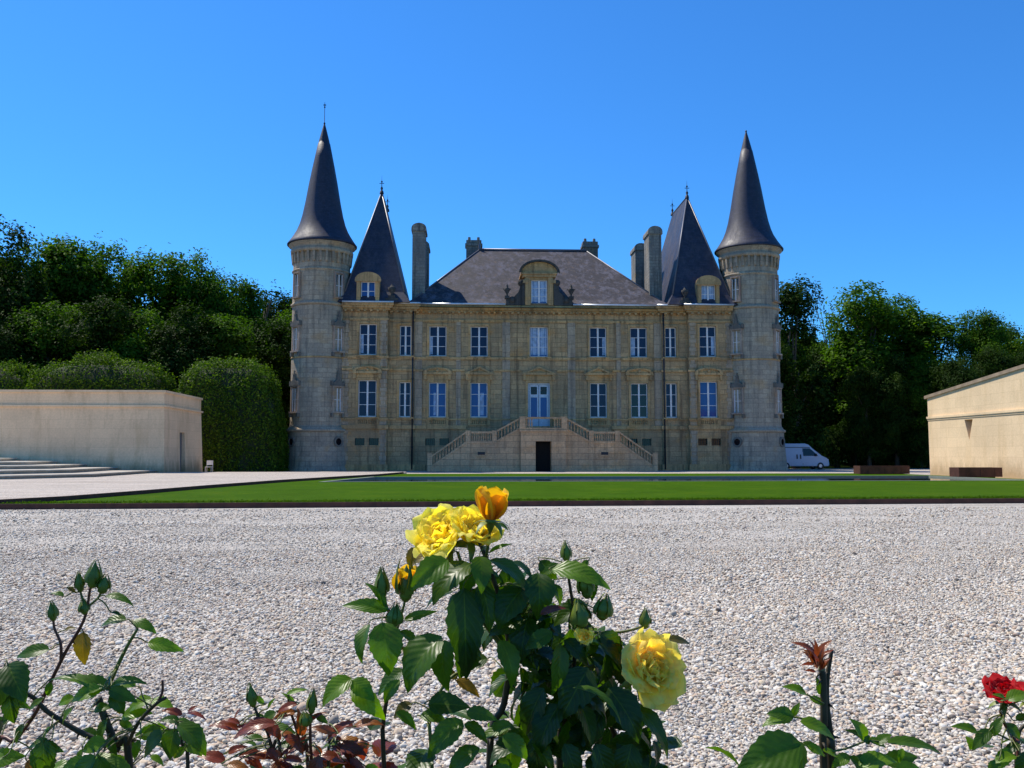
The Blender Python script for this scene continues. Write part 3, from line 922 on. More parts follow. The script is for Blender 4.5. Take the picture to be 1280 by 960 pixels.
def turret(s, rod):
    t = MB()
    R0 = 2.5
    t.lathe([(3.02, 0), (3.02, .12), (2.92, .3), (2.87, .9), (2.77, 2.2), (2.7, 3.1), (2.7, 3.3)], 56)
    t.lathe([(R0+.02, 3.9), (R0, 4.1), (R0, 14.3), (R0, 14.302)], 56)
    t.lathe([(R0, 14.62), (R0-.02, 18.1), (R0-.02, 19.3)], 56)
    tw = t.build('tower', M['stone_tower'], CH, (s*19.3, .6, 0))
    M_ = M['stone_tower']
    a = MB()
    a.lathe([(2.7, 3.3), (2.86, 3.4), (2.86, 3.55), (2.7, 3.62), (2.6, 3.78), (R0+.02, 3.9)], 56)
    a.build('string_course', M_, tw); a = MB()
    a.lathe([(R0, 14.3), (R0+.14, 14.36), (R0+.14, 14.5), (R0+.02, 14.6), (R0, 14.62)], 56)
    a.build('string_course', M_, tw); a = MB()
    a.lathe([(R0, 9.7), (R0+.05, 9.73), (R0+.05, 9.83), (R0, 9.86)], 56)
    a.build('string_course', M['stone_trim'], tw)
    c = MB()
    n = 30
    for i in range(n):
        az = 2*PI*i/n; ca, sa = math.cos(az), math.sin(az)
        def P(rr, tt, z): return (rr*ca - tt*sa, rr*sa + tt*ca, z)
        h = .1
        pr = [(R0-.05, 18.0), (R0+.1, 18.15), (R0+.17, 18.75), (R0+.19, 19.0), (R0-.05, 19.0)]
        v = [P(rr, -h, z) for rr, z in pr] + [P(rr, h, z) for rr, z in pr]
        c.add(v, [(0, 1, 2, 3, 4), (9, 8, 7, 6, 5), (0, 5, 6, 1), (1, 6, 7, 2), (2, 7, 8, 3)])
    c.lathe([(R0-.02, 19.0), (R0+.21, 19.0), (R0+.24, 19.3), (R0+.17, 19.35), (R0+.2, 19.6), (R0+.42, 19.72), (R0+.42, 19.85)], 56)
    c.lathe([(R0, 17.35), (R0+.08, 17.4), (R0+.08, 17.5), (R0, 17.55)], 56)
    c.build('corbel_table', M['stone_tower'], tw)
    prof = [(2.92, 19.84), (3.05, 19.86), (3.06, 19.96), (2.86, 20.22), (2.57, 20.66), (2.26, 21.2), (2.02, 21.8), (1.8, 22.6), (1.56, 23.8), (1.26, 25.6), (1.0, 27.0), (.8, 28.0), (.54, 29.3), (.505, 29.32), (.475, 29.5), (.2, 30.6), (.05, 31.15)]
    cr = MB(); cr.lathe(prof, 64)
    cone = cr.build('tower_roof', M['slate_cone'], tw)
    f = MB()
    top = 33.2 if rod else 31.3
    f.lathe([(.09, 30.8), (.05, 31.05), (.1, 31.2), (.03, 31.3), (.022, top-.1), (.004, top)], 8)
    if rod:
        f.ball((0, 0, 32.7), .08); f.box(-.12, .12, -.01, .01, 32.85, 32.95)
    f.build('finial', M['iron'], tw)
    gl = {0: 'glass', 1: 'curtain'}
    for k, az in enumerate((-46, 45, 134, -135)):
        b_ = R(az)
        ogee_window(tw, b_, R0+.0, 15.05, 17.0, .7, 'glass_black', False)
        ogee_window(tw, b_, R0, 10.35, 12.3, .76, 'glass_black', True)
        ogee_window(tw, b_, R0, 5.1, 7.1, .76, 'curtain' if k == (0 if s > 0 else 1) else 'glass_black', True)
        # round opening in the battered base
        o = MB(); rot = Matrix.Rotation(b_, 4, 'Z')
        def ring(rad, yv, n=18): return [tuple(rot @ Vector((rad*math.cos(2*PI*i/n), yv, 2.5+rad*math.sin(2*PI*i/n)))) for i in range(n)]
        n = 18
        v = ring(.46, -2.86) + ring(.3, -2.86) + ring(.3, -2.74) + ring(.46, -2.6)
        fcs = []
        for i in range(n):
            j = (i+1) % n
            fcs += [(i, j, n+j, n+i), (n+i, n+j, 2*n+j, 2*n+i), (3*n+i, 3*n+j, j, i)]
        o.add(v, fcs, 0); o.add(ring(.31, -2.80), [tuple(range(n))], 1)
        o.build('oculus', [M['stone_carved'], M['glass_black']], tw)
    return tw
turret(-1, True); turret(1, False)

# ---- the double stair (perron)
P_ = MB(); yf = -4.1; yw = -0.14
T_ = 3.5
# central block with a doorway
wall_front(P_, -1.88, 1.88, 0, T_, yf-.45, [(-.66, .66, 0, 2.5)], 1.2)
P_.box(-.66, .66, yf+.749, yf+.76, 0, 2.5, 1)
for t in (-1, 1):
    P_.add([(t*1.88, yf-.45, 0), (t*1.88, yw, 0), (t*1.88, yw, T_), (t*1.88, yf-.45, T_)], [(0, 1, 2, 3)])
P_.add([(-1.88, yf-.45, T_), (1.88, yf-.45, T_), (1.88, yw, T_), (-1.88, yw, T_)], [(0, 1, 2, 3)])
LZ = 2.45
for t in (-1, 1):
    # side walls, stepped polygon in x-z: upper flight, landing, lower flight
    poly = [(1.88, 0), (9.3, 0), (9.3, .35), (6.3, LZ), (3.95, LZ), (1.88, T_)]
    pl_ = [(t*a, z) for a, z in poly]
    if t < 0: pl_ = pl_[::-1]
    P_.prism(pl_, yf, yf+.35, 'y')
    # steps behind the wall
    for k in range(7):
        a0 = 1.88 + (3.95-1.88)*k/7; a1 = 1.88 + (3.95-1.88)*(k+1)/7; z = T_ - (T_-LZ)*k/7
        xa, xb = sorted((t*a0, t*a1)); P_.box(xa, xb, yf+.351, yw, 0, z)
    xa, xb = sorted((t*3.95, t*6.3)); P_.box(xa, xb, yf+.351, yw, 0, LZ)
    for k in range(14):
        a0 = 6.3 + 3.0*k/14; a1 = 6.3 + 3.0*(k+1)/14; z = LZ*(1 - (k+1)/14)+.02
        xa, xb = sorted((t*a0, t*a1)); P_.box(xa, xb, yf+.351, yw, 0, z)
perron = P_.build('stair', [M['stone_perron'], M['dark']], CH)
Q = MB()
for t in (-1, 1):
    def S(a, b_): return sorted((t*a, t*b_))
    xa, xb = S(1.5, 1.98); Q.box(xa, xb, yf-.5, yf-.02, T_-.1, 4.55)        # corner pier
    xa, xb = S(3.85, 4.25); Q.box(xa, xb, yf-.08, yf+.3, LZ-.15, 3.4)
    xa, xb = S(6.05, 6.45); Q.box(xa, xb, yf-.08, yf+.3, LZ-.15, 3.4)
    xa, xb = S(9.2, 9.62); Q.box(xa, xb, yf-.08, yf+.42, 0, 1.55)
    xa, xb = S(4.25, 6.05); Q.box(xa, xb, yf-.05, yf+.3, 3.16, 3.32); Q.box(xa, xb, yf-.06, yf+.3, LZ-.12, LZ+.1)
    balu_row(Q, xa+.05, xb-.05, yf+.1, LZ+.1, .72, 9)
    xa, xb = S(4.0, 6.3); Q.box(xa, xb, yf-.05, yf+.0, 1.0, 1.12)
    # piers under the landing
    for c in (4.05, 6.25):
        xa, xb = S(c-.22, c+.22); Q.box(xa, xb, yf-.06, yf+.0, .3, LZ-.15)
    xa, xb = S(1.9, 9.3); Q.box(xa, xb, yf-.1, yf+.0, 0, .3)
    # sloping rails
    for (a0, z0_), (a1, z1_) in (((1.98, T_), (3.85, LZ+.03)), ((6.45, LZ-.1), (9.2, .42))):
        n = int(abs(a1-a0)/.235)
        for i in range(n):
            a = a0 + (a1-a0)*(i+.5)/n; zz = z0_ + (z1_-z0_)*(i+.5)/n
            baluster(Q, t*a, yf+.14, zz+.1, .72)
        for lo, hi in ((-.04, .12), (.8, .96)):
            v = [(t*a0, yf-.05, z0_+lo), (t*a1, yf-.05, z1_+lo), (t*a1, yf-.05, z1_+hi), (t*a0, yf-.05, z0_+hi),
                 (t*a0, yf+.32, z0_+lo), (t*a1, yf+.32, z1_+lo), (t*a1, yf+.32, z1_+hi), (t*a0, yf+.32, z0_+hi)]
            Q.add(v, [(0, 1, 2, 3), (4, 7, 6, 5), (3, 2, 6, 7), (0, 4, 5, 1), (0, 3, 7, 4), (1, 5, 6, 2)])
Q.box(-1.5, 1.5, yf-.48, yf-.1, 4.38, 4.52)
Q.box(-1.5, 1.5, yf-.47, yf-.1, T_-.05, T_+.12)
Q.box(-2.0, 2.0, yf-.56, yf-.45, T_-.2, T_-.05)
for t in (-1, 1):
    xa, xb = sorted((t*.85, t*1.5)); balu_row(Q, xa, xb, yf-.28, T_+.12, .78, 3)
Q.build('balustrade', M['stone_perron'], perron)
rl = MB()
for k in range(22): rl.box(-.82+k*.077, -.807+k*.077, yf-.3, yf-.287, T_+.12, 4.38)
rl.build('railing', M['iron'], perron)
for t in (-1, 1):
    l = MB(); cx = t*5.15
    l.box(cx-.42, cx+.42, yf-.13, yf+.0, 1.25, 1.75, 1)
    l.box(cx-.3, cx+.3, yf-.16, yf-.13, 1.38, 1.62)
    l.build('vent', [M['iron'], M['stone_perron']], perron)

# ================================================================== low stone building, left
LB = empty('stone_building', (-20, 60, 0), 'low flat-roofed beige stone building with a narrow grey door, behind the pale steps', 'building')
def lb_wall():
    mb = MB(); t = .18
    # battered outline: front along -x, side along +y
    W, Dp, H = -40, 8.6, 4.55
    v0 = [(W, 0, 0), (0, 0, 0), (0, Dp, 0), (W, Dp, 0)]
    v1 = [(W, t, H), (-t, t, H), (-t, Dp-t, H), (W, Dp-t, H)]
    mb.add(v0 + v1, [(0, 1, 5, 4), (2, 3, 7, 6), (3, 0, 4, 7)])
    # side wall with the doorway (y from 3.4 to 4.5)
    def S(y, z): return (-t*z/H, y, z)
    a, b_, h = 3.3, 4.4, 2.95
    def cl(y, z): return max(t*z/H, min(Dp-t*z/H, y))
    mb.add([S(0, 0), S(a, 0), S(a, h), S(cl(0, h), h)], [(0, 1, 2, 3)])
    mb.add([S(b_, 0), S(Dp, 0), S(cl(Dp, h), h), S(b_, h)], [(0, 1, 2, 3)])
    mb.add([S(cl(0, h), h), S(cl(Dp, h), h), S(Dp-t, H), S(t, H)], [(0, 1, 2, 3)])
    for y, f in ((a, 1), (b_, -1)):
        mb.add([S(y, 0), (-.4, y, 0), (-.4, y, h), S(y, h)], [(0, 1, 2, 3)])
    mb.add([S(a, h), (-.4, a, h), (-.4, b_, h), S(b_, h)], [(0, 1, 2, 3)])
    return mb.build('wall', M['plaster'], LB)
lb_wall()
mb = MB(); mb.box(-.38, -.3, 3.3, 4.4, 0.0, 2.95)
for k in range(6): mb.box(-.3, -.285, 3.34+k*.175, 3.49+k*.175, .1, 2.85)
mb.build('door', plain('grey weathered door', (0.14, 0.13, 0.125), .7), LB)
mb = MB()
mb.box(-40, -.06, .06, 8.54, 4.55, 4.68)
mb.build('string_course', M['plaster'], LB)
mb = MB()
mb.box(-40, -.2, .2, 8.4, 4.68, 5.52)
mb.box(-40, -.1, .1, 8.5, 5.52, 5.68)
mb.build('parapet', M['plaster'], LB)

# five long pale steps in front of it
ST = empty('stone_steps', (-24, 50, 0.2), 'broad flight of five long pale stone steps rising to the left', 'steps')
ends = [((-22, 43.6), (-19.6, 48), -20.4), ((-24, 45.6), (-21.6, 50), -22.96), ((-26, 47.6), (-23.6, 51.8), -24.9),
        ((-28, 49.4), (-25.6, 53.4), -26.8), ((-30, 51.4), (-28, 55), -29.4)]
for k, (pa, pb, xe) in enumerate(ends):
    mb = MB(); z1 = .13+.2*k+.05
    pts = [(-60, pa[1]-1.5), pa, pb, (xe, 59.9), (-60, 59.9)]
    prev = -.05 if k == 0 else z1-.2+.001
    inner = [(-60, pts[0][1]+.14), (pa[0]-.06, pa[1]+.14), (pb[0]-.16, pb[1]+.12), (xe-.15, 59.9), (-60, 59.9)]
    mb.prism([(x+24, y-50) for x, y in inner], prev, z1-.06, 'z')
    mb.prism([(x+24, y-50) for x, y in pts], z1-.059, z1, 'z')
    mb.build('step', M['step'], ST)

# small white folding chair by the wall end
CR = empty('garden_chair', (-19.85, 69.7, 0), 'small white garden chair standing beside the end of the low stone wall', 'chair')
wp = plain('white painted metal', (0.7, 0.7, 0.68), .4)
mb = MB(); mb.box(-.24, .24, -.22, .24, .43, .47); mb.build('seat', wp, CR)
mb = MB(); mb.box(-.24, .24, .2, .24, .6, .95)
mb.build('backrest', wp, CR)
for sx in (-1, 1):
    for y, h in ((-.2, .43), (.22, .95)):
        l = MB(); l.tube([(sx*.22, y, 0), (sx*.22, y, h)], .02, 6); l.build('leg', wp, CR)

# ================================================================== cream building, right
RB = empty('cream_building', (30.9, 58, 0), 'cream stone building with a low sloping gable and a triangular opening', 'building')
def gz(y): return 5.15 + (58-y)*0.098 if y > 36 else 5.15+22*.098 - (36-y)*.098
def hole_wall():
    mb = MB()
    # wall in the plane x=0 facing -x, y from 0 (far corner) to -44
    def V(y, z): return (0.0, y, z)
    tri = [(-4.35, -5.25), (-11.3, -12.2), (-18.2, -19.1), (-25, -25.9), (-32, -32.9)]
    zt, zb = 3.55, 2.3
    cur = 0.0
    mb.add([V(0, 0), V(-44, 0), V(-44, zb), V(0, zb)], [(3, 2, 1, 0)])
    segs = []
    for a, b_ in tri:
        mid = (a+b_)/2
        mb.add([V(cur, zb), V(a, zb), V(a, zt), V(cur, zt)], [(3, 2, 1, 0)][:1])
        mb.add([V(a, zb), V(mid, zb), V(a, zt)], [(0, 1, 2)])
        mb.add([V(mid, zb), V(b_, zb), V(b_, zt)], [(0, 1, 2)])
        d = .55
        mb.add([V(a, zt), V(b_, zt), V(mid, zb), (d, a, zt), (d, b_, zt), (d, mid, zb)], [(0, 3, 4, 1), (1, 4, 5, 2), (2, 5, 3, 0)])
        mb.add([(d, a, zt), (d, b_, zt), (d, mid, zb)], [(0, 1, 2)], 1)
        cur = b_
    mb.add([V(cur, zb), V(-44, zb), V(-44, zt), V(cur, zt)], [(3, 2, 1, 0)])
    pk = -22
    mb.add([V(0, zt), V(-44, zt), V(-44, gz(14)), V(pk, gz(36)), V(0, gz(58))], [(4, 3, 2, 1, 0)])
    W = 16
    mb.add([(0, 0, 0), (W, 0, 0), (W, 0, gz(58)), (0, 0, gz(58)), (0, -44, 0), (W, -44, 0), (W, -44, gz(14)), (0, -44, gz(14))], [(0, 3, 2, 1), (4, 5, 6, 7)])
    return mb.build('wall', [M['plaster_warm'], M['dark']], RB)
hole_wall()
mb = MB()
mb.box(-.09, 0.0, -44, .06, 3.78, 3.92); mb.box(-.04, 0.0, -44, .03, 3.66, 3.778)
mb.build('string_course', M['plaster_warm'], RB)
mb = MB()
for (ya, yb) in ((.25, -22), (-22, -44.2)):
    za, zb = gz(58+ya), gz(58+yb)
    mb.add([(-.1, ya, za), (-.1, yb, zb), (-.1, yb, zb+.2), (-.1, ya, za+.2), (16.2, ya, za), (16.2, yb, zb), (16.2, yb, zb+.2), (16.2, ya, za+.2)],
           [(0, 3, 2, 1), (4, 5, 6, 7), (3, 7, 6, 2), (0, 1, 5, 4), (0, 4, 7, 3), (1, 2, 6, 5)])
mb.build('roof', plain('weathered roof edge', (0.27, 0.2, 0.13), .85, var=.3, scale=2), RB)

# ================================================================== corten planters
def planter(x, y, w, label, rz=0.0):
    e = empty('planter', (x, y, 0), label, 'planter', 'rusted steel planters by the cream building', rz)
    mb = MB(); h0, h1, dp, t = .14, .66, 1.0, .05
    mb.box(-w/2, w/2, -dp/2, -dp/2+t, h0, h1); mb.box(-w/2, w/2, dp/2-t, dp/2, h0, h1)
    mb.box(-w/2, -w/2+t, -dp/2+t, dp/2-t, h0, h1); mb.box(w/2-t, w/2, -dp/2+t, dp/2-t, h0, h1)
    mb.box(-w/2+t, w/2-t, -dp/2+t, dp/2-t, h0, h0+.04)
    for k in range(3): mb.box(-w/2+w*(k+.5)/3-.015, -w/2+w*(k+.5)/3+.015, -dp/2-.02, -dp/2-.002, h0+.03, h1-.05)
    mb.build('box', M['corten'], e)
    mb = MB(); mb.box(-w/2+.35, w/2-.35, -dp/2+.12, dp/2-.12, 0, h0-.002); mb.build('base', M['corten'], e)
    mb = MB(); mb.box(-w/2+t+.01, w/2-t-.01, -dp/2+t+.01, dp/2-t-.01, h1-.14, h1-.05); mb.build('soil', M['dark'], e)
planter(27.2, 57.2, 3.3, 'long rusted steel planter under the dark trees, nearer the white van')
planter(28.75, 49.0, 2.5, 'short rusted steel planter in front of the cream wall')

# ================================================================== van
VN = empty('van', (31.95, 84.2, 0), 'white high-roof delivery van parked behind the right turret, nose to the right', 'van')
vp = plain('shaded white van paint', (0.42, 0.47, 0.56), .3, var=.04)  # white paint with the van's blue shade put into its colour
prof = [(-2.55, .35), (-2.6, .9), (-2.55, 1.9), (-2.45, 2.3), (-2.2, 2.46), (.3, 2.46), (.62, 2.36), (1.05, 1.95), (1.85, 1.32), (2.35, 1.08), (2.52, .85), (2.56, .45), (2.45, .3), (-2.4, .3)]
W = .95
mb = MB()
n = len(prof)
def vx(x, z, w): return w*(1 - .13*max(0, (z-1.0))/1.4)
outer0 = [(x, -vx(x, z, W)+.0, z) for x, z in prof]; outer1 = [(x, vx(x, z, W), z) for x, z in prof]
ctr = (0, 1.3)
ins0 = [(ctr[0]+(x-ctr[0])*.97, -vx(x, z, W)-.05, ctr[1]+(z-ctr[1])*.95) for x, z in prof]
ins1 = [(ctr[0]+(x-ctr[0])*.97, vx(x, z, W)+.05, ctr[1]+(z-ctr[1])*.95) for x, z in prof]
v = ins0 + outer0 + outer1 + ins1
f = [tuple(range(n)), tuple(range(4*n-1, 3*n-1, -1))]
for r_ in range(3):
    for i in range(n):
        j = (i+1) % n
        f.append((r_*n+i, (r_+1)*n+i, (r_+1)*n+j, r_*n+j))
mb.add(v, f)
mb.build('body', vp, VN)
vg = M['glass_black']
def side_quad(pts, y, name, mat, parent=VN, t=.012):
    mb = MB(); k = len(pts)
    mb.add([(x, y - vx(x, z, 0)-.0, z) for x, z in pts] + [(x, y+t, z) for x, z in pts], [tuple(range(k)), tuple(range(2*k-1, k-1, -1))] + [(i, k+i, k+(i+1) % k, (i+1) % k) for i in range(k)])
    return mb.build(name, mat, parent)
for s, name in ((-1, 'side_window'), (1, 'side_window')):
    mb = MB(); pts = [(.05, 1.28), (1.5, 1.28), (1.05, 1.72), (.72, 2.0), (.05, 2.0)]
    k = 5
    def yy_(x, z, o): return s*(vx(x, z, W)+.05+o)
    mb.add([(x, yy_(x, z, .012), z) for x, z in pts], [tuple(range(k)) if s < 0 else tuple(range(k))[::-1]])
    mb.build('side_window', vg, VN)
    mb = MB(); mb.add([(x, yy_(x, z, .008), z) for x, z in ((-.02, .45), (.02, .45), (.02, 2.05), (-.02, 2.05))], [(0, 1, 2, 3) if s < 0 else (3, 2, 1, 0)])
    mb.add([(x, yy_(x, z, .012), z) for x, z in ((-2.5, 2.06), (.75, 2.06), (.7, 2.12), (-2.5, 2.12))], [(0, 1, 2, 3) if s < 0 else (3, 2, 1, 0)])
    mb.build('trim_line', M['iron'], VN)
    mb = MB()
    for xq in (-.62, -.28):
        mb.add([(x, yy_(x, z, .012), z) for x, z in ((xq, 1.0), (xq+.14, 1.0), (xq+.14, 1.42), (xq, 1.42))], [(0, 1, 2, 3) if s < 0 else (3, 2, 1, 0)])
    mb.build('lettering', M['iron'], VN)
    mb = MB(); mb.box(1.2, 1.34, s*(W+.1)-.1, s*(W+.1)+.1, 1.25, 1.5); mb.build('mirror', M['iron'], VN)
mb = MB()
mb.add([(.68, -.78, 2.3), (.68, .78, 2.3), (1.83, .86, 1.38), (1.83, -.86, 1.38)], [(0, 3, 2, 1)])
for i in range(4): pass
o = mb.build('windscreen', vg, VN); o.location = (.035, 0, .02)
mb = MB(); mb.box(2.3, 2.62, -.88, .88, .3, .6); mb.build('bumper', M['iron'], VN)
for s in (-1, 1):
    mb = MB(); mb.box(2.2, 2.5, s*.78-.16, s*.78+.16, .78, .98); mb.build('headlight', M['zinc'], VN)
    for x in (-1.6, 1.7):
        w_ = MB(); w_.lathe([(.16, -.12), (.3, -.12), (.34, -.08), (.34, .08), (.3, .12), (.16, .12)], 20)
        w_.v = [(x_+x, z_*1.0 + s*.9, y_+.34) for x_, y_, z_ in w_.v]
        wo = w_.build('wheel', M['iron'], VN)
        r_ = MB(); r_.lathe([(.001, s*.1), (.06, s*.12), (.12, s*.1), (.2, s*.11)], 16)
        r_.v = [(x_+x, z_ + s*.9, y_+.34) for x_, y_, z_ in r_.v]
        r_.build('rim', M['zinc'], wo)

# ================================================================== trees
rng = np.random.default_rng(11)

def leaf_object(name, centers, normals, sizes, tints, mat, parent=None, aspect=0.55, loc=(0, 0, 0)):
    """one small bent leaf (two faces) per centre"""
    k = len(centers)
    nrm = normals / np.linalg.norm(normals, axis=1, keepdims=True)
    rv = rng.normal(size=(k, 3))
    a = np.cross(nrm, rv); a /= np.linalg.norm(a, axis=1, keepdims=True)
    b = np.cross(nrm, a)
    s = sizes[:, None]
    v = np.empty((k, 4, 3))
    v[:, 0] = centers - a*s*.5
    v[:, 1] = centers + b*s*aspect*.5 + nrm*s*.12
    v[:, 2] = centers + a*s*.5 - nrm*s*.1
    v[:, 3] = centers - b*s*aspect*.5 + nrm*s*.12
    me = bpy.data.meshes.new(name)
    me.vertices.add(4*k); me.vertices.foreach_set('co', v.reshape(-1))
    me.loops.add(6*k); me.polygons.add(2*k)
    base = np.arange(k)[:, None]*4
    li = (base + np.array([0, 1, 2, 0, 2, 3])[None, :]).reshape(-1)
    me.loops.foreach_set('vertex_index', li.astype(np.int32))
    me.polygons.foreach_set('loop_start', (np.arange(2*k)*3).astype(np.int32))
    me.polygons.foreach_set('loop_total', np.full(2*k, 3, np.int32))
    at = me.attributes.new('tint', 'FLOAT', 'POINT')
    at.data.foreach_set('value', np.repeat(tints, 4).astype(np.float32))
    me.materials.append(mat)
    me.update(); me.validate()
    o = bpy.data.objects.new(name, me); o.location = loc
    col.objects.link(o)
    if parent: o.parent = parent
    return o

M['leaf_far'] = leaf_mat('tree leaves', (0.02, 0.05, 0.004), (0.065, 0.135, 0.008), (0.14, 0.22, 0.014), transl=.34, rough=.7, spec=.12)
M['leaf_dark'] = leaf_mat('dark tree leaves', (0.01, 0.026, 0.003), (0.025, 0.055, 0.005), (0.055, 0.09, 0.007), transl=.22, rough=.7, spec=.1)  # own dark foliage, and shade painted on the lower right trees and shrubs
M['leaf_hedge'] = leaf_mat('hedge leaves', (0.03, 0.06, 0.004), (0.07, 0.13, 0.006), (0.15, 0.22, 0.015), transl=.3, rough=.6, spec=.15)
M['bark'] = plain('tree bark', (0.09, 0.07, 0.05), .95, var=.4, scale=5)

def crown_points(kind, seed):
    g = np.random.default_rng(seed)
    P = []; Nn = []; S = []; T = []
    lobes = []
    if kind == 'broad':       # 20 m tall, 6.5 m radius
        H = 20
        for _ in range(22):
            z = g.uniform(4, 17.5); t = (z-4)/14
            R_ = 5.6*math.sqrt(max(.05, 1-((t-.38)/.72)**2))
            a = g.uniform(0, 2*PI); rr = R_*g.uniform(.35, .8)
            lobes.append((rr*math.cos(a), rr*math.sin(a), z, g.uniform(1.5, 2.7)))
        lobes.append((0, 0, 17.6, 2.2))
        dens = 1350; ls = .36
    elif kind == 'column':    # 17 m tall, 2.8 m radius
        for _ in range(20):
            z = g.uniform(1.5, 15.3); t = z/16
            R_ = 2.0*math.sqrt(max(.1, 1-((t-.45)/.62)**2)); a = g.uniform(0, 2*PI)
            lobes.append((R_*.75*math.cos(a), R_*.75*math.sin(a), z, g.uniform(1.0, 1.7)))
        lobes.append((0, 0, 15.4, 1.3))
        dens = 1300; ls = .29
    elif kind == 'airy':      # open branches, sky through
        for _ in range(17):
            z = g.uniform(7, 18.5); a = g.uniform(0, 2*PI); rr = g.uniform(.5, 5)
            lobes.append((rr*math.cos(a), rr*math.sin(a), z, g.uniform(.6, 1.15)))
        dens = 190; ls = .34
    elif kind == 'bush':      # leafy to the ground
        for _ in range(18):
            z = g.uniform(.8, 5.2); a = g.uniform(0, 2*PI); rr = g.uniform(0, 2.6)*math.sqrt(max(.1, 1-z/7))
            lobes.append((rr*math.cos(a), rr*math.sin(a), z, g.uniform(.9, 1.5)))
        dens = 700; ls = .26
    for x, y, z, r_ in lobes:
        k = int(dens*(r_/2)**1.6)
        # clumps on the lobe
        nc = 26
        cd = g.normal(size=(nc, 3)); cd /= np.linalg.norm(cd, axis=1, keepdims=True)
        cr = g.uniform(.72, 1.12, nc)*r_
        pick = g.integers(0, nc, k)
        off = g.normal(size=(k, 3))*r_*.2
        p = cd[pick]*cr[pick][:, None] + off
        d = p/np.maximum(1e-3, np.linalg.norm(p, axis=1, keepdims=True))
        P.append(p + np.array([x, y, z]))
        Nn.append(d*.8 + np.array([0, 0, .7]) + g.normal(size=(k, 3))*.55)
        S.append(g.uniform(.7, 1.35, k)*ls)
        T.append(np.clip(g.uniform(0, 1, nc)[pick]*.55 + g.uniform(0, .45, k), 0, 1))
    return np.concatenate(P), np.concatenate(Nn), np.concatenate(S), np.concatenate(T), lobes

def make_tree(kind, seed, mat, name='tree'):
    e = bpy.data.objects.new(name, None); col.objects.link(e)
    p, n_, s, t, lobes = crown_points(kind, seed)
    leaf_object('crown', p, n_, s, t, mat, e)
    tb = MB(); g = random.Random(seed)
    top = {'broad': 15, 'column': 13, 'airy': 16, 'bush': 4}[kind]; r0 = {'broad': .42, 'column': .3, 'airy': .35, 'bush': .12}[kind]
    sway = [(g.uniform(-.3, .3)*k, g.uniform(-.3, .3)*k, top*k/5) for k in range(6)]
    tb.tube([(x*.4, y*.4, z) for x, y, z in sway], [r0*(1.25 if k == 0 else 1-k*.17) for k in range(6)], 8)
    for lx, ly, lz, lr in lobes[:14]:
        z0 = max(1.0, lz*.55); f_ = z0/top
        sx, sy = 0.1*g.uniform(-1, 1), 0.1*g.uniform(-1, 1)
        tb.tube([(sx, sy, z0), (lx*.45, ly*.45, z0+(lz-z0)*.6), (lx*.9, ly*.9, lz)], [r0*.4, r0*.24, r0*.08], 5)
    tb.build('trunk', M['bark'], e)
    return e

protos = {}
used = {}
def tree(kind, var, x, y, zt, wscale, label, cat='tree', group=None, mat='leaf_far', base_h=None, name='tree'):
    """place a tree so that its top reaches zt metres"""
    key = (kind, var, mat)
    H = {'broad': 19.9, 'column': 16.8, 'airy': 19.2, 'bush': 6.4}[kind]
    if key not in protos:
        o = make_tree(kind, 100 + 17*var + len(kind), M[mat], name); protos[key] = o
    else:
        o = copy_tree(protos[key])
    sc = zt/H
    o.location = (x, y, 0); o.scale = (sc*wscale, sc*wscale, sc)
    o.rotation_euler = (0, 0, random.uniform(0, 6.28))
    tag(o, label, cat, group)
    return o
def at_px(px, D):
    """world x of picture column px at distance y = D"""
    r = (px-640)/F_PX
    return D*math.tan(math.atan(r) + YAW)
def top_z(py, D): return CAM_H + (569-py)/F_PX*D*1.0

GL = 'trees of the dark wood left of the chateau'
# (px, y, top_py, kind, var, width, mat, label)
LT = [
 (-6, 88, 285, 'broad', 0, .8, 'leaf_dark', 'tall dark tree at the far left edge, rising highest above the hedge'),
 (42, 92, 308, 'broad', 1, .8, 'leaf_far', 'broad green tree just right of the tall dark one at the left edge'),
 (92, 95, 302, 'broad', 2, 1.0, 'leaf_far', 'tallest rounded green tree above the low stone building'),
 (138, 98, 312, 'broad', 0, .8, 'leaf_far', 'rounded green tree right of the tallest one above the low building'),
 (205, 96, 318, 'broad', 3, 1.0, 'leaf_far', 'broad yellow-green tree above the gap between the two clipped hedges'),
 (243, 100, 322, 'broad', 1, .8, 'leaf_far', 'tree sloping down to the right, above the left side of the big hedge'),
 (283, 102, 343, 'broad', 2, .8, 'leaf_far', 'green tree rising over the middle of the big clipped hedge'),
 (322, 106, 352, 'airy', 0, 1.0, 'leaf_dark', 'thin dark tree with sky showing through, left of the left turret'),
 (335, 112, 366, 'broad', 3, .9, 'leaf_dark', 'dark tree immediately behind the left turret'),
 (376, 116, 366, 'broad', 0, .9, 'leaf_dark', 'dark tree hidden mostly behind the left turret'),
]
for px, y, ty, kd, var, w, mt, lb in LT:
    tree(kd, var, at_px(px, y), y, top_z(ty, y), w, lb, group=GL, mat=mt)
LOWL = ['tree of the left wood cut off by the left picture edge',
 'lower dark tree behind the leftmost clipped hedge', 'lower green tree above the left end of the long clipped hedge',
 'lower tree above the middle of the long clipped hedge', 'lower tree above the right end of the long clipped hedge',
 'lower tree directly above the left shoulder of the box-shaped hedge', 'lower tree directly above the top of the box-shaped hedge',
 'lower tree above the right shoulder of the box-shaped hedge', 'dark tree filling the narrow gap between hedge and left turret',
 'dark lower tree at the very left edge, just over the leftmost hedge']
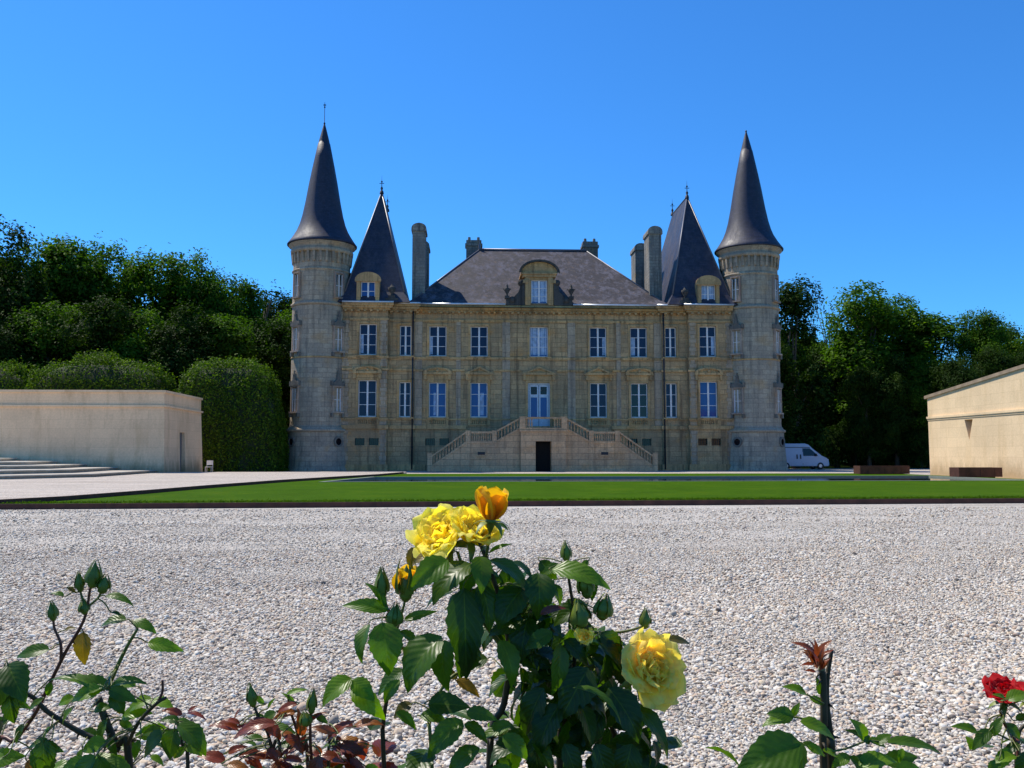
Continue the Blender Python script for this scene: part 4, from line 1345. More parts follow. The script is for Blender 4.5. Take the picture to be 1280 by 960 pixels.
LOWR = ['lower tree just behind the tall dark column beside the right turret', 'lower tree under the thin see-through tree, right of the van',
 'dark lower tree above the long steel planter', 'lower tree between the long planter and the cream building', 'lower tree touching the far corner of the cream building roof',
 'lower tree over the low end of the cream roof', 'lower tree over the middle of the visible cream roof', 'lower tree over the cream roof at the right edge',
 'dark tree almost hidden behind the right turret shaft', 'back-row tree seen between the two upright rounded trees', 'back-row tree below the sky gap in the right wood']
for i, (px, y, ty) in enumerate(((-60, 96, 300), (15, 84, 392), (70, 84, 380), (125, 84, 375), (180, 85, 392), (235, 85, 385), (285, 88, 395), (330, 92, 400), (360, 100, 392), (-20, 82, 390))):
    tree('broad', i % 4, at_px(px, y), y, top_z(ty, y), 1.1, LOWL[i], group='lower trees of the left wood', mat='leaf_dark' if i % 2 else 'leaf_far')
tree('broad', 1, 29.6, 87.2, 13.5, 1.0, 'dark tree added behind the right turret to shade the white van', group='trees right of the chateau', mat='leaf_dark')  # extra tree, added where its crown shades the van
GR = 'trees right of the chateau'
RT = [
 (994, 90, 346, 'column', 0, 1.15, 'leaf_dark', 'tall dark column of foliage right beside the right turret'),
 (1040, 104, 362, 'airy', 1, .62, 'leaf_dark', 'thin see-through tree between the dark column and the rounded green top'),
 (1084, 94, 345, 'column', 1, 1.25, 'leaf_far', 'upright green tree with the highest rounded top of the right wood'),
 (1128, 96, 362, 'column', 2, 1.3, 'leaf_far', 'upright tree just right of the highest rounded one'),
 (1150, 108, 374, 'airy', 0, .5, 'leaf_dark', 'dark open-branched tree leaning over the sky gap at the right'),
 (1178, 94, 388, 'column', 0, 1.7, 'leaf_far', 'small pointed green tree left of the pointed one above the cream building'),
 (1222, 92, 380, 'broad', 2, .75, 'leaf_far', 'bushy green tree with a pointed top above the cream building roof'),
 (1262, 94, 398, 'broad', 3, 1.0, 'leaf_far', 'low rounded tree over the cream roof near the right edge'),
 (1310, 96, 404, 'broad', 1, .8, 'leaf_far', 'rounded tree beyond the right edge of the cream roof'),
]
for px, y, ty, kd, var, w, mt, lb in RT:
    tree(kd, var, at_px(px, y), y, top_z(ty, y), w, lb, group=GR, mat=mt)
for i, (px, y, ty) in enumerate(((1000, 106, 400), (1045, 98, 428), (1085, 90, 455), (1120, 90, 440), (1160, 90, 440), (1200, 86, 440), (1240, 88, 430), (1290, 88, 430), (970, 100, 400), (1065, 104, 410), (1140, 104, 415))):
    tree('broad', (i+1) % 4, at_px(px, y), y, top_z(ty, y), .95, LOWR[i], group='lower trees of the right wood', mat='leaf_far' if i % 4 == 0 else 'leaf_dark')  # mostly dark leaves: shade of the lower wood put into their colour
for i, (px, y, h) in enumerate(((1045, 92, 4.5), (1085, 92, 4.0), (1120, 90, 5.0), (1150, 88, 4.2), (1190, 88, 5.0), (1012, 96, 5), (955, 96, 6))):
    tree('bush', i % 2, at_px(px, y), y, h, 1.0, ['small shrub in the shade just right of the van', 'small shrub in the shade behind the left end of the long planter', 'shrub in the shade behind the right end of the long planter', 'low shrub between the long planter and the cream building', 'shrub behind the far corner of the cream building', 'shrub standing directly behind the white van', 'shrub hidden behind the foot of the right turret'][i], 'shrub', 'shrubs under the right wood', 'leaf_dark', name='shrub')  # dark leaf colour paints in the shade under the trees
for i, (px, y, h) in enumerate(((345, 86, 5.0), (362, 84, 4.0), (372, 92, 6), (305, 90, 6), (200, 80, 6), (10, 80, 6), (110, 80, 6))):
    tree('bush', i % 2, at_px(px, y), y, h, 1.0, ['shrub in the shade just right of the box-shaped hedge', 'low shrub at the foot of the left turret', 'shrub behind the left turret base, farther back', 'shrub hidden behind the box-shaped hedge', 'shrub behind the gap between the two right hedges', 'shrub behind the leftmost clipped hedge', 'shrub behind the long clipped hedge'][i], 'shrub', 'shrubs beside the left turret' if i < 3 else 'shrubs behind the clipped hedges', 'leaf_far', name='shrub')

# deep woods behind, one mass nobody could count
def far_wood(x0, x1, y0, y1, h, n_, seed):
    g = np.random.default_rng(seed)
    cx = g.uniform(x0, x1, n_//110); cy = g.uniform(y0, y1, n_//110); cz = g.uniform(.5, h, n_//110)
    pick = g.integers(0, len(cx), n_)
    p = np.stack([cx[pick], cy[pick], cz[pick]], 1) + g.normal(size=(n_, 3))*1.4
    p[:, 2] = np.clip(p[:, 2], .1, None)
    o = leaf_object('distant_wood', p, g.normal(size=(n_, 3)) + np.array([0, -.5, .8]), g.uniform(.5, 1.0, n_), g.uniform(0, .6, n_), M['leaf_dark'])
    return o
for a in ((-75, -24, 112, 126, 11.5, 30000, 1), (24, 75, 112, 126, 10, 30000, 2)):
    tag(far_wood(*a), 'dense dark wood filling the background ' + ('left' if a[0] < 0 else 'right') + ' of the chateau', 'wood', kind='stuff')

# clipped hedges
def hedge(x, y, hx, hy, h, label, n_=26000, seed=3):
    e = empty('hedge', (x, y, 0), label, 'hedge', 'big clipped hedges behind the low building')
    g = np.random.default_rng(seed)
    pw = 3.9
    u = g.normal(size=(n_, 3)); u[:, 2] = np.abs(u[:, 2])*1.2 - .3*(g.uniform(size=n_) < .75)*np.abs(u[:, 2])*1.0
    # sides get their share of leaves
    half = n_//2
    ang = g.uniform(0, 2*PI, half); zz = g.uniform(0, .8, half)
    d1 = np.stack([np.cos(ang), np.sin(ang), zz*1.15], 1)
    u[:half] = d1
    nr = (np.abs(u)**pw).sum(1)**(1/pw)
    q = u/nr[:, None]
    lump = 1 + .03*(g.uniform(size=n_) > .985) + .05*np.sin(q[:, 0]*7+1+seed)*np.cos(q[:, 2]*5+seed) + .02*np.sin(q[:, 0]*19)*np.sin(q[:, 2]*17+seed) + .02*np.sin(q[:, 1]*11+q[:, 0]*5)
    q = q*(lump + g.normal(size=n_)*.022)[:, None]
    P = q*np.array([hx, hy, h]); P[:, 2] = np.clip(P[:, 2], .05, None)
    nn = np.sign(q)*np.abs(q)**(pw-1)/np.array([hx, hy, h]); nn /= np.linalg.norm(nn, axis=1, keepdims=True)
    leaf_object('foliage', P, nn + g.normal(size=(n_, 3))*.6, g.uniform(.14, .27, n_), g.uniform(0, 1, n_), M['leaf_hedge'], e)
    # dense inner body
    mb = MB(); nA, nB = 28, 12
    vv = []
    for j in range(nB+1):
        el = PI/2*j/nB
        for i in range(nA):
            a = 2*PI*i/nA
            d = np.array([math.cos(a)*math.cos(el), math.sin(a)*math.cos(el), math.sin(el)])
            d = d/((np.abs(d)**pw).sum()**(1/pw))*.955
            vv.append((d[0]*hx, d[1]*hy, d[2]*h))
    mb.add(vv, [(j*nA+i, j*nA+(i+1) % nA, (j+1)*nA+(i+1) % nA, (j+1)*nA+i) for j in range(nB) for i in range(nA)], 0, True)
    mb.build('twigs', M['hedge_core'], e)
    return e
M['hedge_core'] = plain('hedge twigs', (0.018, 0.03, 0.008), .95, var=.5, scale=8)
hedge(-19.9, 75.5, 4.35, 3.4, 9.0, 'large box-shaped clipped hedge with rounded top between the low building and the left turret', 34000, 3)
hedge(-30.6, 76.0, 5.9, 3.4, 9.25, 'long domed clipped hedge rising behind the low stone building', 34000, 4)
hedge(-41.6, 76.5, 5.2, 3.4, 9.0, 'domed clipped hedge at the left edge behind the low building', 26000, 5)

# unevenly clipped grass blades along the lawn's steel edges
def tufts():
    g = np.random.default_rng(8); n_ = 16000
    t = g.uniform(0, 1, n_)
    x = -11.8 + t*44; y = 22.9 + (x+11.8)*(4.8/81.8) + np.abs(g.normal(size=n_))*.35
    P = np.stack([x, y, .12 + g.uniform(0, .05, n_)], 1)
    nn = np.stack([g.normal(size=n_), g.normal(size=n_)-.6, g.normal(size=n_)*.3], 1)
    o = leaf_object('grass_blades', P, nn, g.uniform(.04, .1, n_), g.uniform(0, 1, n_), M['blade'], aspect=.2)
    tag(o, 'short grass blades along the front edge of the lawn', 'grass', kind='stuff')
M['blade'] = leaf_mat('grass blade', (0.05, 0.1, 0.004), (0.09, 0.16, 0.006), transl=.3, rough=.7, spec=.05)
tufts()

# ================================================================== rose border in the foreground
CAMP = Vector((0, 0, CAM_H))
_f = Vector((math.sin(YAW)*math.cos(PITCH), math.cos(YAW)*math.cos(PITCH), math.sin(PITCH)))
_r = Vector((math.cos(YAW), -math.sin(YAW), 0))
_u = _r.cross(_f)
def W3(px, py, d):
    """world point seen at (px, py) of the 1280-wide photograph, d metres in front"""
    return CAMP + (_f + _r*((px-640)/F_PX) - _u*((py-480)/F_PX))*d
PXM = F_PX

STEMS = {}; LB_ = []
class Leaves:
    """serrated, folded and arched leaflets gathered in one foliage mesh"""
    def __init__(self): self.v = []; self.f = []; self.t = []; self.uv = []
    def leaf(self, base, tip, nrm, wr=.62, arch=.12, fold=.28, tint=.5, twist=0.0, seed=None):
        base = Vector(base); tip = Vector(tip)
        ax = tip - base; L = ax.length
        if L < 1e-5: return
        ax.normalize()
        n = nrm - ax*nrm.dot(ax)
        n = n.normalized() if n.length > 1e-4 else ax.orthogonal().normalized()
        side = ax.cross(n)
        g = random.Random(seed if seed is not None else random.random())
        wav = g.uniform(0, 6.28); NS = 14; us = (-1, -.62, -.28, 0, .28, .62, 1)
        b0 = len(self.v)
        for i in range(NS+1):
            t = i/NS
            wprof = (math.sin(PI*min(1, t**.82)))**.78 if 0 < t < 1 else 0.02
            wprof *= (1.08 - .42*t)
            ser = (1 + (.07 if i % 2 else -.05)) if 0 < i < NS else 1
            hw = L*wr*.5*wprof
            cz = arch*L*4*t*(1-t) - arch*L*.9*max(0, t-.75)**2*4
            tw = twist*(t-.5)
            for u in us:
                uu = u*(ser if abs(u) == 1 else 1)
                lift = fold*hw*abs(uu) - fold*hw*.35*uu*uu + .05*hw*math.sin(t*15+wav+u*2)*abs(u)
                p = base + ax*(L*t + (-.02*L*abs(uu)*wprof)) + (side*math.cos(tw) + n*math.sin(tw))*(uu*hw) + n*(cz+lift)
                self.v.append(tuple(p)); self.t.append(tint); self.uv.append((u, t, 0))
        m_ = len(us)
        for i in range(NS):
            for j in range(m_-1):
                a = b0+i*m_+j
                self.f.append((a, a+1, a+m_+1, a+m_))
    def build(self, name, mat, parent, solid=0.0):
        me = bpy.data.meshes.new(name)
        me.from_pydata(self.v, [], self.f)
        me.materials.append(mat)
        at = me.attributes.new('tint', 'FLOAT', 'POINT'); at.data.foreach_set('value', self.t)
        uv = me.attributes.new('leafuv', 'FLOAT_VECTOR', 'POINT'); uv.data.foreach_set('vector', [c for q in self.uv for c in q])
        me.polygons.foreach_set('use_smooth', [True]*len(self.f))
        me.update()
        o = bpy.data.objects.new(name, me); col.objects.link(o); o.parent = parent
        o.matrix_parent_inverse = Matrix.Identity(4)
        if parent: o.location = -parent.location
        return o

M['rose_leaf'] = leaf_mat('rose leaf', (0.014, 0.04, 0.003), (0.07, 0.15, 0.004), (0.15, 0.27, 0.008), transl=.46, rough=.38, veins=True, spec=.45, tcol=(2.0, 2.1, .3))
M['rose_leaf_red'] = leaf_mat('young red rose leaf', (0.08, 0.02, 0.006), (0.21, 0.048, 0.012), (0.28, 0.12, 0.015), transl=.3, rough=.3, veins=True, spec=.5, tcol=(2.4, 1.2, .8))
M['rose_leaf_olive'] = leaf_mat('bronzed rose leaf', (0.06, 0.06, 0.006), (0.15, 0.12, 0.01), (0.25, 0.1, 0.012), transl=.4, rough=.4, veins=True, tcol=(2.2, 1.8, .5))
M['stem_green'] = plain('green rose stem', (0.11, 0.125, 0.015), .5, var=.35, scale=60)
M['stem_dark'] = plain('old dark rose stem', (0.045, 0.034, 0.014), .6, var=.45, scale=50)
M['stem_red'] = plain('reddish rose stem', (0.13, 0.035, 0.018), .45, var=.35, scale=60)
M['sepal'] = plain('rose bud sepal', (0.13, 0.17, 0.01), .5, var=.3, scale=80)

def petal_mat(name, edge, mid, heart, tcol):
    m, nt, b = new_mat(name)
    uv = N(nt, 'ShaderNodeAttribute', attribute_name='leafuv')
    sp = N(nt, 'ShaderNodeSeparateXYZ'); nt.links.new(uv.outputs['Vector'], sp.inputs[0])
    at = N(nt, 'ShaderNodeAttribute', attribute_name='tint')
    c = ramp(nt, sp.outputs[1], [(0.0, heart), (0.45, mid), (1.0, edge)])
    c = mix(nt, c, heart, ramp(nt, at.outputs['Fac'], [(0.0, 0.0), (1.0, 0.6)]))
    g = N(nt, 'ShaderNodeNewGeometry')
    nz = noise(nt, g.outputs['Position'], 120, 3)
    c = mix(nt, c, ramp(nt, nz, [(0.3, .9), (0.7, 1.06)]), 1.0, 'MULTIPLY')
    nt.links.new(c, b.inputs['Base Color']); b.inputs['Roughness'].default_value = .6
    b.inputs['Specular IOR Level'].default_value = .2
    b.inputs['Sheen Weight'].default_value = .15
    tr = N(nt, 'ShaderNodeBsdfTranslucent'); nt.links.new(mix(nt, c, tcol, 1.0, 'MULTIPLY'), tr.inputs[0])
    ms = N(nt, 'ShaderNodeMixShader'); ms.inputs[0].default_value = .52
    nt.links.new(b.outputs[0], ms.inputs[1]); nt.links.new(tr.outputs[0], ms.inputs[2])
    nt.links.new(ms.outputs[0], nt.nodes['Material Output'].inputs['Surface'])
    return m
M['petal_yellow'] = petal_mat('yellow rose petal', (1.0, 0.9, 0.2), (1.0, 0.82, 0.03), (0.97, 0.7, 0.01), (1.22, 1.26, .42))
M['petal_pale'] = petal_mat('pale yellow rose petal', (1.0, 0.92, 0.3), (1.0, 0.86, 0.07), (0.97, 0.7, 0.01), (1.35, 1.2, .45))
M['petal_orange'] = petal_mat('orange yellow bud petal', (0.96, 0.68, 0.02), (0.94, 0.6, 0.008), (0.85, 0.3, 0.003), (1.15, .95, .4))
M['petal_red'] = petal_mat('red rose petal', (0.62, 0.006, 0.012), (0.5, 0.004, 0.009), (0.25, 0.001, 0.004), (1.3, .5, .5))

def bloom(parent, c, axis, rad, mat, n_pet=34, openness=1.0, seed=1, height=1.0, name='bloom', label=None):
    """many ruffled petals on a spiral around the axis, inner ones upright, outer ones reflexed"""
    L = Leaves(); g = random.Random(seed)
    axis = Vector(axis).normalized()
    e1 = axis.orthogonal().normalized(); e2 = axis.cross(e1)
    c = Vector(c)
    for k in range(n_pet):
        q = k/(n_pet-1)                       # 0 heart, 1 outside
        az = k*2.39996 + g.uniform(-.25, .25)
        rd = e1*math.cos(az) + e2*math.sin(az)
        tg = axis.cross(rd)
        tilt = (0.10 + 1.18*q**.8*openness) + g.uniform(-.12, .12)      # from the axis
        Lp = rad*(.62 + .42*q + g.uniform(-.07, .07))*(1.0 if openness > .6 else height)
        Wp = rad*(.55 + .55*q)*g.uniform(.85, 1.1)
        base = c + rd*rad*.06*q - axis*rad*.25*(1-q*.2)
        NS, MS = 9, 8
        b0 = len(L.v)
        ph = g.uniform(0, 6.28); ruf = g.uniform(.05, .12)
        tint = 1 - q if openness > .6 else .5*(1-q)
        notch = g.uniform(0, .1)
        curl = g.uniform(.5, 1.15)*q*openness
        for i in range(NS+1):
            t = i/NS
            # bend outwards along the length
            ang = tilt*(.55 + .55*t) + curl*max(0, t-.6)*1.3
            # integrate roughly
            r_ = 0; h_ = 0
            for s_ in range(6):
                tt = t*(s_+.5)/6
                aa = tilt*(.55+.55*tt) + curl*max(0, tt-.6)*1.3
                r_ += math.sin(aa)*Lp*t/6; h_ += math.cos(aa)*Lp*t/6
            w = Wp*.5*(math.sin(PI*(.08+.80*t))**.62)*(1.0 if t < .93 else .86)
            for j in range(MS+1):
                u = -1 + 2*j/MS
                cup = (1-math.cos(u*1.15))*w*.75*(1-.5*q*openness)      # edges wrap inwards
                wob = ruf*rad*math.sin(u*5+ph+t*4)*t*t
                p = base + rd*(r_ - cup*math.cos(ang)*.9 + wob*math.cos(ang)) + axis*(h_ + cup*math.sin(ang)*.4 - wob*math.sin(ang) - notch*rad*t*max(0, 1-abs(u)*2.2)) + tg*(math.sin(u*1.1)/math.sin(1.1)*w)
                L.v.append(tuple(p)); L.t.append(tint*.8); L.uv.append((u, t, 0))
        for i in range(NS):
            for j in range(MS):
                a = b0+i*(MS+1)+j
                L.f.append((a, a+1, a+MS+2, a+MS+1))
    o = L.build(name, mat, parent)
    # calyx below
    cb = MB()
    cb.tube([c - axis*rad*.62, c - axis*rad*.45, c - axis*rad*.28, c - axis*rad*.16], [rad*.05, rad*.12, rad*.17, rad*.12], 10)
    for k in range(5):
        az = k*1.2566 + seed; rd = e1*math.cos(az) + e2*math.sin(az); tg = axis.cross(rd)
        b_ = c - axis*rad*.28 + rd*rad*.12
        pts = [(b_, .1), (b_ + rd*rad*.22 - axis*rad*.02, .12), (b_ + rd*rad*.42 - axis*rad*.14, .07), (b_ + rd*rad*.55 - axis*rad*.34, .01)]
        v = []
        for p, w in pts: v += [p - tg*w*rad, p + rd*0 + axis*.02*rad, p + tg*w*rad]
        cb.add(v, [(i*3+j, i*3+j+1, i*3+j+4, i*3+j+3) for i in range(3) for j in range(2)], 0, True)
    s_ = cb.build('sepals', M['sepal'], o)
    if label: o['label'] = label
    return o

def bud(parent, b, tip, rad, petal=None, seed=0, name='bud'):
    """green pointed bud with long sepals; petal = colour showing at the tip"""
    b = Vector(b); tip = Vector(tip); ax = (tip-b).normalized(); L = (tip-b).length
    mb = MB()
    prof = [(0, .28), (.1, .62), (.18, .72), (.24, .66), (.36, .98), (.5, .96), (.66, .7), (.8, .42), (.92, .16), (1.0, .02)]
    mb.tube([b + ax*L*t for t, _ in prof], [rad*r for _, r in prof], 12)
    e1 = ax.orthogonal().normalized(); e2 = ax.cross(e1)
    g = random.Random(seed)
    for k in range(5):
        az = k*1.2566 + g.uniform(0, 1); rd = e1*math.cos(az) + e2*math.sin(az); tg = ax.cross(rd)
        op = .02 if petal is None else .45
        pts = [(.24, 1.02, .5), (.45, 1.1+op*.2, .5), (.7, .85+op*.7, .3), (.95, .45+op*1.3, .12), (1.12, .12+op*1.5, .02)]
        v = []
        for t, r, w in pts:
            p = b + ax*L*t + rd*rad*r
            v += [p - tg*w*rad, p + rd*rad*.08, p + tg*w*rad]
        mb.add(v, [(i*3+j, i*3+j+1, i*3+j+4, i*3+j+3) for i in range(4) for j in range(2)], 0, True)
    o = mb.build(name, M['sepal'], parent)
    o.location = -parent.location
    if petal:
        bl = bloom(o, b + ax*L*.36, ax, L*.72, M[petal], 9, .22, seed+3, 1.0, 'petals')
        bl.location = (0, 0, 0)
        for ch in list(bpy.data.objects):
            if ch.parent == bl: bpy.data.objects.remove(ch)
    return o

def stem_path(pts, d0=None):
    return [W3(*p) for p in pts]

def smooth_path(P, n=5):
    out_ = []
    for i in range(len(P)-1):
        p0 = P[max(0, i-1)]; p1 = P[i]; p2 = P[i+1]; p3 = P[min(len(P)-1, i+2)]
        for k in range(n):
            t = k/n
            out_.append(0.5*((2*p1) + (p2-p0)*t + (2*p0-5*p1+4*p2-p3)*t*t + (3*p1-p0-3*p2+p3)*t**3))
    out_.append(P[-1]); return out_

def make_stem(parent, pts, r0, r1, mat='stem_green', thorns=True, name='stem', seed=0):
    P = smooth_path([Vector(p) for p in pts], 5)
    STEMS.setdefault(parent, []).extend(P)
    n = len(P); g = random.Random(seed + n)
    rad = [r0 + (r1-r0)*i/(n-1) for i in range(n)]
    mb = MB(); mb.tube(P, rad, 9)
    if thorns:
        for i in range(2, n-2, 3):
            if P[i].z < .3: continue
            t = (P[i+1]-P[i]).normalized(); o = t.orthogonal().normalized()
            o = Matrix.Rotation(g.uniform(0, 6.28), 3, t) @ o
            b = P[i] + o*rad[i]*.8
            mb.tube([b, b + o*rad[i]*1.0 - t*rad[i]*.2, b + o*rad[i]*2.2 - t*rad[i]*1.0], [rad[i]*.55, rad[i]*.28, .0001], 5)
    o = mb.build(name, M[mat], parent)
    o.location = -parent.location
    return o

TOCAM = Vector((0, -1, 0))
def nrm_from(roll, lean=0.0):
    """leaf normal: up and towards the camera, rolled by angle"""
    return Vector((math.sin(roll), -math.cos(lean)*math.cos(roll)*.6, .8*math.cos(roll)*math.cos(lean) + .25))

def add_leaf(L, bx, by, tx, ty, d, dt=0.0, wr=.62, roll=0.0, arch=.1, tint=.5, fold=.3, face=.5):
    """leaf drawn from base pixel to tip pixel at distance d (tip further by dt)"""
    b = W3(bx, by, d); t = W3(tx, ty, d+dt)
    LB_.append((L, b, (t-b).normalized()))
    n = Vector((math.sin(roll)*.9, -face*math.cos(roll), (1.1-face)*math.cos(roll)))
    L.leaf(b, t, n, wr, arch, fold, tint, random.uniform(-.35, .35))

def spray(L, pts, d, size, n=5, tint=.5, roll=0.0, dt=0.0):
    """compound leaf: petiole along pts with n leaflets, returns the petiole path"""
    P = [W3(x, y, d + dt*i/(max(1, len(pts)-1))) for i, (x, y) in enumerate(pts)]
    Q = smooth_path(P, 4)
    m_ = len(Q)
    a = (Q[-1]-Q[-2]).normalized()
    n_ = Vector((math.sin(roll), -.5, .75)).normalized()
    L.leaf(Q[-1], Q[-1] + a*size*1.15, n_, .66, .1, .3, tint)
    for k in range((n-1)//2):
        i = int((m_-1)*(.86-.36*k)); t = (Q[min(i+1, m_-1)]-Q[i-1]).normalized()
        s = n_.cross(t).normalized()
        for sg in (-1, 1):
            dr = (s*sg*.85 + t*.55 + Vector((0, 0, -.15))).normalized()
            L.leaf(Q[i] + dr*size*.06, Q[i] + dr*size*(1.0-.14*k), n_ + s*sg*random.uniform(-.1, .4), .64, .1, .3, min(1, max(0, tint+random.uniform(-.15, .15))))
    return Q

def petiole(parent, paths, mat='stem_green'):
    mb = MB()
    for Q in paths:
        mb.tube(Q, [.0014]*len(Q), 5)
    o = mb.build('petiole', M[mat], parent); o.location = -parent.location
    return o

def auto_petioles(parent, sets, reach=.085):
    mb = MB(); pts = STEMS[parent]
    for L_, b, ax in LB_:
        if L_ not in sets: continue
        q = min(pts, key=lambda p: (p-b).length_squared)
        dd = (q-b).length
        if .003 < dd < reach:
            m1 = q.lerp(b, .5) + Vector((0, 0, .1*dd)); m2 = b - ax*dd*.12
            P = smooth_path([q, m1, m2, b + ax*.006], 3)
            mb.tube(P, [.0011 - .0004*i/(len(P)-1) for i in range(len(P))], 5)
    o = mb.build('petiole', M['stem_green'], parent); o.location = -parent.location
    return o

def bush_root(name, px, d, label, cat='rose bush'):
    p = W3(px, 960, d)
    return empty(name, (p.x, p.y, 0), label, cat, 'rose bushes in the foreground border')
def ground_pt(px, d, dx=0, dy=0):
    p = W3(px, 960, d); return Vector((p.x+dx, p.y+dy, 0.0))

# ---------------- central yellow rose bush
D0 = 1.25
B = bush_root('rose_bush', 640, D0, 'large dark-leaved rose bush with big yellow blooms in the centre foreground')
S = []
def stemc(pts, r0, r1, mat='stem_green', seed=0, gx=None):
    P = [W3(*p) for p in pts]
    if gx is not None:
        g = ground_pt(gx[0], gx[1]); P = [g, g.lerp(P[0], .5) + Vector((0.02, .02, 0))] + P
    return make_stem(B, P, r0, r1, mat, seed=seed)
stemc([(612, 960, 1.27), (630, 880, 1.27), (637, 820, 1.26), (628, 760, 1.25), (608, 700, 1.24), (597, 672, 1.24)], .0065, .0025, 'stem_dark', 1, (630, 1.3))
stemc([(637, 820, 1.26), (600, 770, 1.26), (585, 730, 1.26), (572, 690, 1.26)], .004, .0022, 'stem_green', 2)
stemc([(700, 960, 1.32), (706, 900, 1.31), (715, 850, 1.30), (720, 790, 1.28), (712, 730, 1.27), (708, 705, 1.27)], .006, .0015, 'stem_dark', 3, (700, 1.33))
stemc([(715, 850, 1.30), (750, 830, 1.27), (785, 845, 1.25), (800, 835, 1.22)], .004, .0024, 'stem_green', 4)
stemc([(630, 760, 1.25), (660, 790, 1.27), (690, 800, 1.28)], .0035, .002, 'stem_green', 6)
stemc([(720, 790, 1.28), (775, 790, 1.25), (806, 782, 1.25)], .0025, .0014, 'stem_green', 7)
stemc([(480, 960, 1.22), (479, 905, 1.22), (486, 860, 1.21), (492, 810, 1.20), (489, 780, 1.20), (478, 738, 1.2)], .0042, .0014, 'stem_dark', 8, (485, 1.24))
stemc([(492, 800, 1.20), (500, 775, 1.2), (507, 748, 1.2)], .002, .0016, 'stem_green', 9)
stemc([(606, 705, 1.24), (611, 675, 1.23), (613, 655, 1.22)], .0022, .002, 'stem_green', 10)
stemc([(770, 960, 1.33), (765, 910, 1.32), (745, 860, 1.31), (722, 800, 1.3)], .005, .003, 'stem_dark', 12, (760, 1.34))
stemc([(540, 960, 1.18), (538, 900, 1.19), (560, 850, 1.2), (600, 830, 1.24)], .003, .002, 'stem_green', 13, (550, 1.2))

bloom(B, W3(555, 672, 1.27), (-.45, -.7, .75), .054, M['petal_yellow'], 34, .95, 5, label='open yellow bloom at the top left of the bush').location = -B.location
bloom(B, W3(592, 668, 1.25), (.25, -.6, .8), .046, M['petal_yellow'], 28, .85, 9, label='open yellow bloom tucked under the orange half-open one').location = -B.location
o = bloom(B, W3(614, 640, 1.22), (.05, -.1, 1), .045, M['petal_orange'], 15, .3, 12, 1.0, label='upright half-open orange-yellow bloom, highest on the bush'); o.location = -B.location
o = bloom(B, W3(812, 838, 1.22), (.35, -.8, .42), .056, M['petal_pale'], 34, 1.1, 21, label='wide open pale yellow bloom facing the camera at the right of the bush'); o.location = -B.location
o = bloom(B, W3(733, 797, 1.2), (-.3, -.6, .4), .02, M['petal_pale'], 12, .6, 31, label='small half-hidden pale yellow bloom between the leaves'); o.location = -B.location
bud(B, W3(507, 752, 1.2), W3(508, 706, 1.2), .0125, 'petal_orange', 3)
bud(B, W3(478, 748, 1.2), W3(477, 712, 1.2), .009, None, 4)
bud(B, W3(492, 784, 1.19), W3(495, 756, 1.19), .0105, None, 5)
bud(B, W3(708, 702, 1.27), W3(707, 678, 1.27), .0075, None, 6)
bud(B, W3(806, 786, 1.25), W3(807, 762, 1.25), .008, None, 7)
bud(B, W3(735, 748, 1.23), W3(728, 712, 1.23), .011, None, 8)
bud(B, W3(752, 775, 1.22), W3(757, 745, 1.22), .012, None, 9)
bud(B, W3(728, 785, 1.2), W3(722, 752, 1.2), .013, None, 10)

L = Leaves(); LR = Leaves(); LO = Leaves()
random.seed(5)
